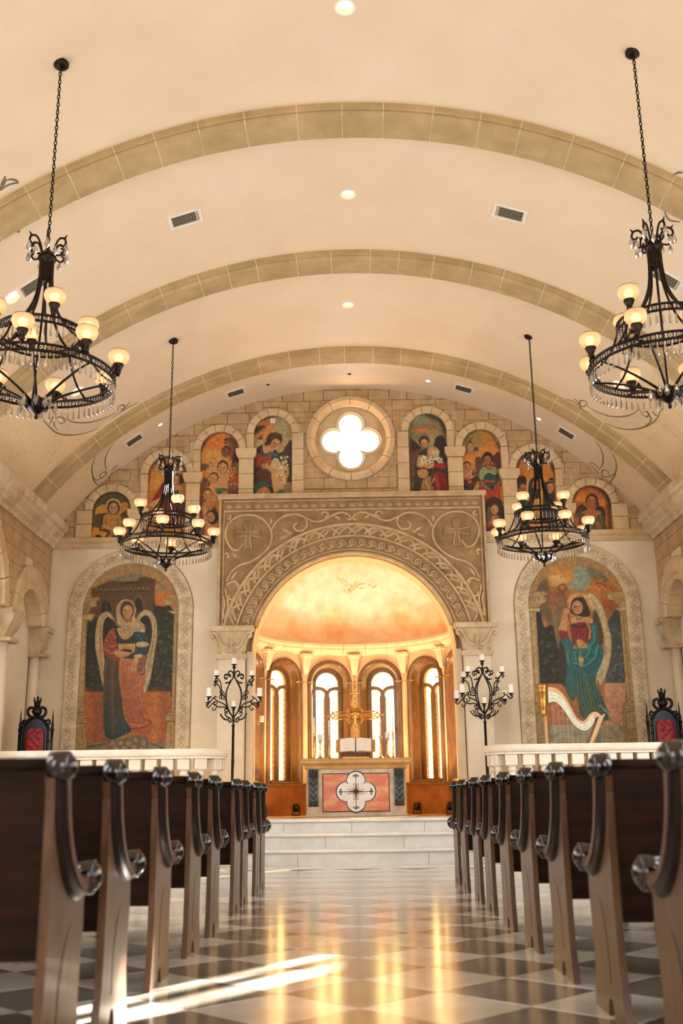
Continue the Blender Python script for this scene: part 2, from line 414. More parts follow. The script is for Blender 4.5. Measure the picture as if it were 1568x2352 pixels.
# ---- blind arcade on each side wall: stone spandrel with arches, capitals, colonnettes
for s, wall in ((-1, wl), (1, wr)):
    f = lambda u, v, w: (s*(HW+w), u, v)
    bays = [(15.43, .50), (13.05, .95), (10.1, .95)] if s < 0 else [(15.43, .50)]
    ys = 8.6 if s < 0 else 14.6
    low = 3.50
    o = [(ys, low)]
    for c, r in sorted(bays):
        o += [(c-r, low)] + [(c-r*math.cos(PI*i/14), low+r*math.sin(PI*i/14)) for i in range(1, 14)] + [(c+r, low)]
    o += [(WY, low), (WY, 4.95), (ys, 4.95)]
    sp = MB().plate(o, [], f, 0, .17).build('spandrel', m_mortar, wall)
    # coursed blocks over the spandrel, skipping the arch rings
    rr = random.Random(3 if s < 0 else 4); z = 3.52; row = 0
    while z < 4.8:
        h = .235; y = max(12.0, ys+.01) + (row % 2)*.2
        while y < WY-.05:
            wd = rr.uniform(.34, .5); y1 = min(y+wd, WY-.005); cy, cz = (y+y1)/2, z+h/2
            if all(math.hypot(cy-c, max(cz-low, 0)) > r+.38 for c, r in bays):
                MB().box((s*(HW-.004), cy, cz), (.02, y1-y-.006, h-.006), .003).build('block', m_block, sp)
            y = y1
        z += h; row += 1
    for c, r in bays[:2]:
        n = 9
        for i in range(n):
            a0, a1 = PI*i/n+.006, PI*(i+1)/n-.006
            pr = [(r-.02, -.06), (r+.06, -.06), (r+.1, -.1), (r+.3, -.1), (r+.34, -.06), (r+.34, .14), (r-.02, .14)]
            MB().sweep(pr, [((s*HW, c, low), (0, -math.cos(a0+(a1-a0)*t/3), math.sin(a0+(a1-a0)*t/3)), (s, 0, 0)) for t in range(4)]).build('arch_stone', m_pale, sp)
    for y, wd in ((16.22, .24), (14.55, .42), (11.6, .42)):
        cap = MB().sweep([(-wd*.62, 0), (wd*.62, 0), (wd*.66, .03), (wd*.62, .07), (wd*.5, .09), (-wd*.5, .09), (-wd*.62, .07), (-wd*.66, .03)], [((s*(HW-.16), y, low-.07), (0, 1, 0), (0, 0, 1)), ((s*(HW+.17), y, low-.07), (0, 1, 0), (0, 0, 1))]).build('capital', m_cap, wall)
        mb = MB()
        for t0, t1, k0, k1 in ((.0, .12, .60, .52), (.12, .26, .52, .40), (.26, .33, .40, .34)):
            P = []
            for zz, kk in ((low-.07-t0, k0), (low-.07-t1, k1)):
                P += [(s*(HW+.17), y-wd*kk, zz), (s*(HW-.02-wd*(kk-.34)*1.6), y-wd*kk, zz), (s*(HW-.02-wd*(kk-.34)*1.6), y+wd*kk, zz), (s*(HW+.17), y+wd*kk, zz)]
            mb.add(P, [(0, 1, 5, 4), (1, 2, 6, 5), (2, 3, 7, 6), (3, 0, 4, 7), (0, 1, 2, 3), (4, 5, 6, 7)])
        mb.build('bell', m_cap, cap)
        MB().tube([(s*(HW-.08), y-wd*.3, low-.1), (s*(HW-.05), y-wd*.3, low-.3)], .03, 8).tube([(s*(HW-.08), y+wd*.3, low-.1), (s*(HW-.05), y+wd*.3, low-.3)], .03, 8).build('leaf_scroll', m_cap, cap)
        MB().box((s*(HW+.02), y, low-.43), (.3, wd*.92, .06), .015).build('neck_ring', m_cap, cap)
        MB().lathe([(wd*.34, 0), (wd*.33, 2.3), (wd*.31, low-.46-PZ*0)], (s*(HW+.09), y, 0), 16).build('colonnette', m_shaft, wall)
# ---- side cornices
CP = [(0, 0), (.06, .0), (.075, .03), (.07, .06), (.12, .10), (.13, .14), (.20, .2), (.21, .25), (.26, .28), (.27, .34), (.27, .40), (.05, .40), (0, .40)]
for s in (-1, 1):
    co = struct(MB().sweep([(a*.97, b*.985+.003) for a, b in CP], [((s*HW, y, 4.85), (-s, 0, 0), (0, 0, 1)) for y in (-3.9, WY-.12)]).build('trim_%d' % (4 if s < 0 else 5), m_mortar), 'moulded stone cornice along the %s side wall' % ('left' if s < 0 else 'right'))
    y = 9.4; rr = random.Random(9)
    while y < WY-.3:
        y1 = min(y+rr.uniform(.8, 1.2), WY-.1)
        if WY-.1-y1 < .3: y1 = WY-.1
        MB().sweep(CP, [((s*HW, y+.003, 4.85), (-s, 0, 0), (0, 0, 1)), ((s*HW, y1-.003, 4.85), (-s, 0, 0), (0, 0, 1))]).build('cornice_block', m_cornice, co); y = y1
# ---- string course across the altar wall, each side of the carved arch
for s in (-1, 1):
    sc = struct(MB().sweep([(0, 0), (.03, 0), (.06, .04), (.06, .07), (.1, .1), (.1, .17), (0, .17)], [((s*2.2, WY, 4.86), (0, -1, 0), (0, 0, 1)), ((s*HW, WY, 4.86), (0, -1, 0), (0, 0, 1))]).build('trim_%d' % (6 if s < 0 else 7), m_pale), 'stone string course under the small paintings, %s of the carved arch' % ('left' if s < 0 else 'right'))

# ---- upper wall: small arched picture niches; stones laid in courses round them
PW = .32
NICHE = [(-3.985, 5.826, 5.03), (-3.08, 6.439, 5.03), (-2.205, 6.852, 5.03), (-1.312, 7.126, 5.69), (1.296, 7.122, 5.69), (2.19, 6.821, 5.03), (3.072, 6.416, 5.03), (3.962, 5.80, 5.03)]
def vz(x): return VZ + math.sqrt(max(VR*VR-x*x, 0))
def taken(x0, x1, z0, z1):
    for cx, top, bot in NICHE:
        zs = top-PW; qx = min(max(cx, x0), x1); qz = min(max(zs, z0), z1)
        if x1 > cx-PW-.1 and x0 < cx+PW+.1 and z0 < zs: return True
        if math.hypot(qx-cx, qz-zs) < PW+.07: return True
    qx = min(max(QX, x0), x1); qz = min(max(QZ, z0), z1)
    return math.hypot(qx-QX, qz-QZ) < .66
rr = random.Random(21); z = 5.03; row = 0
stw = MB().plate([(-4.9, 5.03), (4.9, 5.03), (4.55, 5.62), (3.5, 6.52), (2.4, 7.12), (1.2, 7.5), (0, 7.64), (-1.2, 7.5), (-2.4, 7.12), (-3.5, 6.52), (-4.55, 5.62)], [circle(.64, QX, QZ, 40)], fm(WY), -.02, .0).build('mortar_bed', m_mortar, wf)
while z < 7.6:
    h = .196; x = -4.9 + (row % 2)*.17
    while x < 4.9:
        wd = rr.uniform(.29, .42); x1 = min(x+wd, 4.93); lim = max(vz(x), vz(x1))
        if lim > z+.02 and not (abs((x+x1)/2) < 2.1 and z+h < 5.7):
            if not taken(x, x1, z, z+h):
                MB().box(((x+x1)/2, WY-.03, z+h/2), (x1-x-.009, .05, h-.009), .006).build('block', m_block, wf)
            else:
                for k in range(3):                      # smaller fillers around the curved stones
                    xa, xb = x+(x1-x)*k/3, x+(x1-x)*(k+1)/3
                    for zz in (z, z+h/2):
                        if not taken(xa, xb, zz, zz+h/2): MB().box(((xa+xb)/2, WY-.03, zz+h/4), (xb-xa-.002, .05, h/2-.002), .003).build('block', m_block, wf)
        x = x1
    z += h; row += 1
def ring(parent, cx, cz, r0, r1, a0, a1, n, y0, y1, mat, name='voussoir', pr=None):
    for i in range(n):
        b0, b1 = a0+(a1-a0)*i/n, a0+(a1-a0)*(i+1)/n; g = .005/r1
        p = pr or [(r0, y1), (r0, y0+.015), (r0+.02, y0), (r1-.012, y0), (r1, y0+.012), (r1, y1)]
        MB().sweep(p, [((cx, 0, cz), (math.cos(b0+g+(b1-b0-2*g)*t/4), 0, math.sin(b0+g+(b1-b0-2*g)*t/4)), (0, 1, 0)) for t in range(5)]).build(name, mat, parent)
def jamb(x0, x1, z0, z1, y0=WY-.085):
    n = max(1, round((z1-z0)/.27)); h = (z1-z0)/n
    for i in range(n): MB().box(((x0+x1)/2, (y0+WY)/2, z0+h*(i+.5)), (x1-x0-.003, WY-y0, h-.006), .008).build('jamb_stone', m_pale, wf)
for i, (cx, top, bot) in enumerate(NICHE):
    zs = top-PW
    ring(wf, cx, zs, PW, PW+.125, 0, PI, 7, WY-.1, WY, m_pale)
for i in (0, 1, 2):                                        # piers between neighbouring niches, mirrored
    for sgn in (-1, 1):
        lo_, hi_ = (NICHE[i], NICHE[i+1]) if sgn < 0 else (NICHE[7-i], NICHE[6-i])
        xa, xb = sorted((lo_[0]-sgn*PW, hi_[0]+sgn*PW)); zc = lo_[1]-PW
        jamb(xa, xb, 5.03 if (i < 2 or True) else 5.69, zc-.17)
        cp = MB().sweep([(-(xb-xa)/2-.005, 0), (-(xb-xa)/2-.03, .05), (-(xb-xa)/2-.045, .09), (-(xb-xa)/2-.045, .17), ((xb-xa)/2+.045, .17), ((xb-xa)/2+.045, .09), ((xb-xa)/2+.03, .05), ((xb-xa)/2+.005, 0)], [(((xa+xb)/2, WY-.125, zc-.17), (1, 0, 0), (0, 0, 1)), (((xa+xb)/2, WY, zc-.17), (1, 0, 0), (0, 0, 1))]).build('impost', m_pale, wf)
        xo = hi_[0]+sgn*PW; jamb(*sorted((xo, xo+sgn*.125)), zc, hi_[1]-PW, WY-.085)
for sgn in (-1, 1):
    n0, n1 = (NICHE[0], NICHE[3]) if sgn < 0 else (NICHE[7], NICHE[4])
    jamb(*sorted((n0[0]+sgn*PW, n0[0]+sgn*(PW+.26))), 5.03, n0[1]-PW)
    jamb(*sorted((n1[0]-sgn*PW, n1[0]-sgn*(PW+.2))), 5.69, n1[1]-PW)

# ---- round quatrefoil window
qw = bpy.data.objects.new('window_7', None); COL.objects.link(qw); qw.location = (QX, WY, QZ); struct(qw, 'bright round quatrefoil window above the carved arch')
ring(qw, 0, 0, .60, .75, 0, 2*PI, 12, -.13, 0, m_pale, 'ring_stone', [(.60, 0), (.60, -.05), (.64, -.09), (.67, -.13), (.735, -.13), (.75, -.11), (.75, 0)])
lobe = []
for k in range(4):
    c = k*PI/2
    for i in range(17):
        a = c + math.radians(-126.87+253.74*i/16); lobe.append((.285*math.cos(c)+.2*math.cos(a), .285*math.sin(c)+.2*math.sin(a)))
lobe = lobe[::1]
MB().plate(circle(.64, n=48), [lobe], fm(.06), 0, .12).build('tracery', m_pale, qw)
for k in range(4):
    c = k*PI/2; MB().tube([(.285*math.cos(c)+.235*math.cos(c+math.radians(t)), .055, .285*math.sin(c)+.235*math.sin(c+math.radians(t))) for t in range(-118, 119, 12)], .018, 8).build('foil_moulding', m_shaft, qw)
mg = bpy.data.materials.new('clear_glass'); mg.use_nodes = True; nt = mg.node_tree; nt.nodes.clear()
def glassmat(name, tint, rough_mix=.08):
    m = bpy.data.materials.new(name); m.use_nodes = True; nt = m.node_tree; nt.nodes.clear()
    o = nt.nodes.new('ShaderNodeOutputMaterial'); t = nt.nodes.new('ShaderNodeBsdfTransparent'); g = nt.nodes.new('ShaderNodeBsdfGlossy'); mx = nt.nodes.new('ShaderNodeMixShader')
    nz = nt.nodes.new('ShaderNodeTexNoise'); nz.inputs['Scale'].default_value = 9; tc = nt.nodes.new('ShaderNodeTexCoord'); cr = nt.nodes.new('ShaderNodeValToRGB')
    cr.color_ramp.elements[0].color = lin(tint)+(1,); cr.color_ramp.elements[1].color = lin(tuple(min(255, v+14) for v in tint))+(1,)
    nt.links.new(tc.outputs['Object'], nz.inputs[0]); nt.links.new(nz.outputs[0], cr.inputs[0]); nt.links.new(cr.outputs[0], t.inputs[0])
    g.inputs['Roughness'].default_value = .1; mx.inputs[0].default_value = rough_mix
    nt.links.new(t.outputs[0], mx.inputs[1]); nt.links.new(g.outputs[0], mx.inputs[2]); nt.links.new(mx.outputs[0], o.inputs[0]); return m
m_glass = glassmat('window_glass', (238, 240, 244)); m_amber = glassmat('amber_glass', (250, 226, 178))
MB().plate(circle(.62, n=40), [], fm(.14), 0, .006).build('pane', m_glass, qw)

# ---- chancel platform and three bowed marble steps
def bow(x, y, sag): return y + sag*(x/1.9)**2
STEP = [(14.0, .0, .21), (14.34, .21, .40), (14.68, .40, PZ)]
ps = struct(MB().box((0, 15.95, PZ/2-.001), (9.9, 1.9, PZ-.002)).box((-3.5, 14.77, PZ/2-.001), (2.9, .55, PZ-.002)).box((3.5, 14.77, PZ/2-.001), (2.9, .55, PZ-.002)).box((0, 17.3, PZ/2-.001), (4.2, 3.2, PZ-.002)).build('platform_floor', m_marble), 'raised marble chancel platform behind the steps')
MB().box((0, 17.2, PZ-.02), (3.9, 3.4, .04)).build('apse_paving', M('apse_floor', (226, 190, 150), (206, 166, 122), 3, rough=.18), ps)
for k, (y0, z0, z1) in enumerate(STEP):
    st = bpy.data.objects.new('marble_step', None); COL.objects.link(st); st.location = (0, y0, z0)
    struct(st, ['lowest bowed white marble step, on the tile floor', 'middle bowed white marble step', 'top bowed white marble step, level with the altar platform'][k])
    xs = [-2.05+4.1*i/24 for i in range(25)]; h = z1-z0
    yb = 15.4-y0
    P = []; n = len(xs)
    for x in xs: b = bow(x, 0, .10); P += [(x, b+.03, 0), (x, b+.03, h-.045), (x, yb, h-.045), (x, yb, 0)]
    F = [(i*4+a, i*4+(a+1) % 4, i*4+4+(a+1) % 4, i*4+4+a) for i in range(n-1) for a in range(4)] + [(0, 1, 2, 3), ((n-1)*4, (n-1)*4+3, (n-1)*4+2, (n-1)*4+1)]
    MB().add(P, F).build('core', m_mortar, st)
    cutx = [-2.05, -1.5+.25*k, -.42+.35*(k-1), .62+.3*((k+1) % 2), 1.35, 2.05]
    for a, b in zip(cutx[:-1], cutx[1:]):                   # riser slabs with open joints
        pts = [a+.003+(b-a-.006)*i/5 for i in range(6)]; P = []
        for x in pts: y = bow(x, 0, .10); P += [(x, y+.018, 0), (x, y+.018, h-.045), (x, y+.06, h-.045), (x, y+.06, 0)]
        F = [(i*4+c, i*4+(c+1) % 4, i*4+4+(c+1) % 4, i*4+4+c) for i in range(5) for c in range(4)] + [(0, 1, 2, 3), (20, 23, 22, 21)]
        MB().add(P, F).build('riser_slab', m_riser_shaded, st)
    pr = [(.0, -.045), (-.012, -.038), (-.017, -.022), (-.012, -.007), (0, 0), (yb, 0), (yb, -.045)]
    MB().sweep(pr, [((x, bow(x, 0, .10), h), (0, 1, 0), (0, 0, 1)) for x in xs]).build('tread', m_marble, st)
# ================================================================== CARVED CHANCEL ARCH
CY = 16.35                     # front face of the carved panel
ca = thing('carved_arch_surround', 'carved tan stone panel with two crosses and scrolls around the chancel arch', 'stone carving', (0, CY, 3.5))
PHW, ZB, ZT = 2.19, 3.5, 5.68
x0 = math.sqrt(AR*AR-(ZB-AZ)**2); t0 = math.atan2(ZB-AZ, x0)
o = [(-PHW, 0), (-x0, 0)] + [(-AR*math.cos(t0+(PI-2*t0)*i/72), AZ-ZB+AR*math.sin(t0+(PI-2*t0)*i/72)) for i in range(1, 72)] + [(x0, 0), (PHW, 0), (PHW, ZT-ZB), (-PHW, ZT-ZB)]
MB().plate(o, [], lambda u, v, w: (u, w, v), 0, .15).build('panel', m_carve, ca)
def bar(name, pts, w, d, mat=m_carve2):
    """raised fillet on the panel face along (x,z) points"""
    P = [Vector((p[0], 0, p[1])) for p in pts]; fr = []
    for i, p in enumerate(P):
        t = (P[min(i+1, len(P)-1)]-P[max(i-1, 0)]).normalized(); fr.append((p, t.cross(Vector((0, 1, 0))), (0, -1, 0)))
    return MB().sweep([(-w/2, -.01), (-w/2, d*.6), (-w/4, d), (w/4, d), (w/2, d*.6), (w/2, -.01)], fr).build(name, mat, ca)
def arcpts(r, n=60, zmin=.01):
    ta = math.asin((ZB+zmin-AZ)/r); return [(r*math.cos(ta+(PI-2*ta)*i/n), AZ-ZB+r*math.sin(ta+(PI-2*ta)*i/n)) for i in range(n+1)]
bar('arch_lip', arcpts(1.635), .05, .035); bar('arch_fillet', arcpts(1.70), .02, .02); bar('arch_ridge', arcpts(1.925), .035, .035)
bar('arch_outer_ridge', [p for p in arcpts(2.12) if abs(p[0]) < 2.12], .05, .04)
for s in (-1, 1):
    bar('side_fillet', [(s*2.165, .0), (s*2.165, ZT-ZB-.02)], .04, .045); bar('side_fillet', [(s*2.10, .0), (s*2.10, 1.92)], .018, .02)
bar('frieze_fillet', [(-2.10, 1.925), (2.10, 1.925)], .03, .028); bar('frieze_fillet', [(-2.10, 2.09), (2.10, 2.09)], .02, .02)
MB().sweep([(0, 0), (.04, 0), (.055, .02), (.055, .04), (.075, .05), (.075, .075), (0, .075)], [((-PHW-.02, 0, ZT-ZB-.055), (0, -1, 0), (0, 0, 1)), ((PHW+.02, 0, ZT-ZB-.055), (0, -1, 0), (0, 0, 1))]).build('top_moulding', m_carve2, ca)
# beads: ring with a button, a curl beside each
def blob(mb, c, ax, L, W, T, n=10):
    """leaf-like lens: length L along angle ax in the panel plane"""
    ca_, sa = math.cos(ax), math.sin(ax); P = []; F = []; k = 6
    for j in range(k+1):
        t = j/k; wv = W*math.sin(PI*t)**.8*(1-.25*t); 
        for i, (a, h) in enumerate(((-1, 0), (-.5, .7), (0, .45), (.5, .7), (1, 0))):
            u = (t-.5)*L; v = a*wv/2; P.append((c[0]+u*ca_-v*sa, -h*T*max(math.sin(PI*t), .05)+.003, c[1]+u*sa+v*ca_))
    for j in range(k):
        for i in range(4): F.append((j*5+i, j*5+i+1, (j+1)*5+i+1, (j+1)*5+i))
    return mb.add(P, F, True)
rotY = Matrix.Rotation(PI/2, 3, 'X')
b = MB().tube([(.036*math.cos(a), -.006, .036*math.sin(a)) for a in [2*PI*i/14 for i in range(14)]], .011, 6, closed=True, caps=False).lathe([(.022, 0), (.02, .014), (.012, .021), (0.0, .023)], (0, 0, 0), 12, rot=rotY)
bead = b.mesh('bead', m_carve2)
curl = MB().tube([(x, -.004, z) for x, z in spiral(0, 0, .012, .062, 0, .55, 12)], lambda t: .006+.008*t, 6).mesh('bead_curl', m_carve2)
NB = 29; ta = math.asin((ZB+.05-AZ)/1.82)
for i in range(NB):
    a = ta+(PI-2*ta)*(i+.5)/NB; put('bead', bead, ca, (1.815*math.cos(a), 0, AZ-ZB+1.815*math.sin(a)), (0, -a, 0), (1.25, 1.5, 1.25))
    a2 = a+(PI-2*ta)/NB*.45; put('bead_curl', curl, ca, (1.80*math.cos(a2), 0, AZ-ZB+1.80*math.sin(a2)), (0, -a2-1.2, 0), (1.15, 1.6, 1.15))
# interlaced strapwork between the ridges
NK = 20; tk = math.asin((ZB+.1-AZ)/2.02); da = (PI-2*tk)/NK
for i in range(NK):
    a = tk+da*(i+.5); mb = MB()
    for off in (-.018, .0, .018):
        for sgn in (1, -1):
            pts = []
            for j in range(9):
                t = j/8; aa = a+sgn*(t-.5)*da*1.5; rr_ = 1.955+.14*math.sin(PI*t)+off*(1 if sgn > 0 else .6)
                if sgn < 0: rr_ = 1.95+.14*t+off; aa = a+(.35-.5*t)*da*1.3
                pts.append((rr_*math.cos(aa), -.006 if sgn > 0 else -.002, AZ-ZB+rr_*math.sin(aa)))
            mb.tube(pts, .0095, 5)
    mb.build('strapwork_knot', m_carve2, ca)
# palmette frieze
pm = MB()
for ang, L, W in ((90, .09, .034), (58, .085, .03), (122, .085, .03), (28, .07, .026), (152, .07, .026)):
    a = math.radians(ang); blob(pm, (.036*math.cos(a), .036*math.sin(a)-.03), a, L, W, .024)
pal = pm.mesh('palmette', m_carve2)
for i in range(27): put('palmette', pal, ca, (-2.02+4.04*i/26, 0, 2.0))
# scrollwork and crosses, mirrored left and right
def cz(x, y):
    p = onY(470+x/4.48, 1120+y/4.48, CY); return (p.x, p.z-3.5)
SCROLL = [[(400, 575), (350, 640), (285, 635), (232, 560), (215, 470), (250, 370), (340, 300), (450, 282), (560, 305), (650, 380), (690, 480), (670, 590), (600, 680), (480, 760), (360, 800), (275, 870), (225, 970)],
          [(222, 1000), (250, 985), (300, 968), (345, 995), (352, 1055), (322, 1115), (275, 1152), (245, 1132), (262, 1105)],
          [(690, 430), (740, 350), (830, 292), (940, 277), (1030, 312), (1052, 380), (1010, 440), (940, 440), (915, 398), (950, 362)],
          [(1040, 310), (1120, 350), (1200, 345), (1270, 310), (1350, 270), (1420, 258), (1480, 282), (1502, 320), (1470, 336)],
          [(1230, 312), (1270, 285), (1252, 256), (1212, 258), (1206, 286)], [(212, 1040), (225, 1110), (240, 1190), (232, 1270), (205, 1350)],
          [(190, 1120), (205, 1200), (190, 1280), (188, 1360)], [(225, 730), (245, 705), (232, 675), (206, 690)], [(232, 318), (262, 322), (268, 296), (245, 286)]]
LEAF = [((680, 345), 90, .13, .06), ((835, 445), 150, .16, .06), ((810, 510), 200, .16, .055), ((310, 700), -55, .11, .05), ((300, 900), 55, .2, .06), ((880, 470), 30, .1, .05), ((1360, 305), 150, .14, .05), ((1560, 320), 60, .09, .04), ((330, 1010), -70, .12, .05), ((280, 1230), -80, .2, .05), ((235, 1150), -75, .2, .045)]
for s in (1, -1):
    for pts in SCROLL:
        q_ = [cz(*p) for p in spline(pts, 5)]
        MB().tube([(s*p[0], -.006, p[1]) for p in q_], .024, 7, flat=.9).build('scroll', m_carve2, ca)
    for c, ang, L, W in LEAF:
        x, z = cz(*c); a = math.radians(ang); a = a if s > 0 else PI-a
        m2 = MB(); blob(m2, (s*x, z), a, L, W, .03); m2.build('leaf', m_carve2, ca)
    x, z = cz(447, 480); x *= s; L, e, w_ = .23, .062, .03
    cr = []
    for k in range(4):
        a = k*PI/2
        for u, v in ((w_, w_), (L, e), (L, -e)):
            if (u, v) == (w_, w_): u, v = w_, -w_; cr.append((x+u*math.cos(a)-v*math.sin(a), z+u*math.sin(a)+v*math.cos(a))); continue
            v = -v; sc_ = 1.15 if k in (3,) else .92
            cr.append((x+u*sc_*math.cos(a)-v*math.sin(a), z+u*sc_*math.sin(a)+v*math.cos(a)))
    cx_ = MB().plate(cr, [], lambda u, v, w: (u, w, v), -.022, .0).build('cross', m_carve, ca)
    MB().tube([(p[0], -.022, p[1]) for p in cr], .013, 6, closed=True, caps=False).build('cross_edge', m_carve2, cx_)
# ---- pilasters with leaf capitals either side of the arch
for s in (-1, 1):
    pt = thing('pilaster', 'pale stone pilaster with scrolled leaf capital on the %s of the chancel arch' % ('left' if s < 0 else 'right'), 'pilaster', (s*1.93, WY, PZ), group='chancel arch pilasters')
    xc, hw = 0, .215
    MB().box((0, -.15, 1.28), (2*hw, .30, 2.46), .012).build('shaft', m_shaft, pt)
    MB().box((0, -.12, .09), (.56, .40, .18), .01).box((0, -.14, .22), (.50, .36, .1), .03).build('base', m_shaft, pt)
    MB().box((-s*.28, -.02, 1.28), (.11, .30, 2.5), .01).build('reveal_shaft', m_shaft, pt)
    H = 2.475
    cp = MB().sweep([(-.235, 0), (-.25, .02), (-.25, .06), (-.225, .08), (.225, .08), (.25, .06), (.25, .02), (.235, 0)], [((0, -.34, H-.08), (1, 0, 0), (0, 0, 1)), ((0, 0, H-.08), (1, 0, 0), (0, 0, 1))]).build('capital', m_cap, pt)
    mb = MB(); P = []
    for t in range(9):
        u = t/8; hx = .215+.085*u**2.2; dy = -.31-.07*u**2.2; z = H+.35*u; P += [(-hx, 0, z), (-hx, dy, z), (hx, dy, z), (hx, 0, z)]
    mb.add(P, [(i*4+a, i*4+(a+1) % 4, i*4+4+(a+1) % 4, i*4+4+a) for i in range(8) for a in range(4)] + [(0, 1, 2, 3), (32, 33, 34, 35)], False).build('bell', m_cap, cp)
    MB().sweep([(-.31, 0), (-.35, .035), (-.355, .08), (.355, .08), (.35, .035), (.31, 0)], [((0, -.43, H+.35), (1, 0, 0), (0, 0, 1)), ((0, 0, H+.35), (1, 0, 0), (0, 0, 1))]).build('abacus', m_cap, cp)
    def fy(z): u = max(0, min(1, (z-H)/.35)); return -.315-.07*u**2.2
    for sg in (-1, 1):
        pts = [(sg*x, z) for x, z in spline([(.05, H+.09), (.13, H+.12), (.19, H+.22), (.245, H+.31), (.29, H+.33), (.31, H+.29), (.285, H+.255), (.26, H+.275)], 5)]
        MB().tube([(x, fy(z), z) for x, z in pts], .027, 8).build('volute', m_cap, cp)
        pts = [(sg*x, z) for x, z in spline([(.02, H+.03), (.10, H+.05), (.13, H+.12), (.09, H+.17), (.045, H+.14), (.07, H+.11)], 5)]
        MB().tube([(x, fy(z), z) for x, z in pts], .014, 7).build('leaf_scroll', m_cap, cp)
        for k in range(3): MB().tube([(sg*(.17+.018*k), fy(H+.02)-.002, H+.01), (sg*(.19+.02*k), fy(H+.17), H+.1+.03*k)], .010, 6).build('leaf_rib', m_cap, cp)
    lf = MB(); blob(lf, (0, 0), PI/2, .26, .10, .05); blob(lf, (-.05, .03), PI*.72, .16, .06, .04); blob(lf, (.05, .03), PI*.28, .16, .06, .04)
    lf.build('acanthus_leaf', m_cap, cp, (0, -.345, H+.24))

# ================================================================== APSE
YC, AP = 16.95, 1.8
ap = bpy.data.objects.new('wall_apse', None); COL.objects.link(ap); ap.location = (0, YC, PZ); struct(ap, 'golden plaster apse wall behind the altar')
so = [(AR, math.pi*i/40) for i in range(41)]
mb = MB(); path = [((0, 0, 0), 0)]
AS = AR+.008
fr = [((AS, 0, 0), (1, 0, 0), (0, 1, 0))] + [((AS*math.cos(a), 0, AZ-PZ+AS*math.sin(a)), (math.cos(a), 0, math.sin(a)), (0, 1, 0)) for a in [PI*i/72 for i in range(73)]] + [((-AS, 0, 0), (-1, 0, 0), (0, 1, 0))]
MB().sweep([(0, CY-YC+.01), (0, .03), (.07, .03), (.07, CY-YC+.15)], fr).build('arch_soffit', m_apse, ap)
m_dado = M('orange_marble', (150, 94, 50), (116, 66, 30), 3.0, rough=.3, detail=9)
m_veil = M('lattice_lead', (120, 90, 50), (96, 70, 36), 6, rough=.5, metal=.4)
d_ = AP*math.cos(PI/12); hc = AP*math.sin(PI/12)
WZ0, WZS, WH = 1.10, 2.84, .345
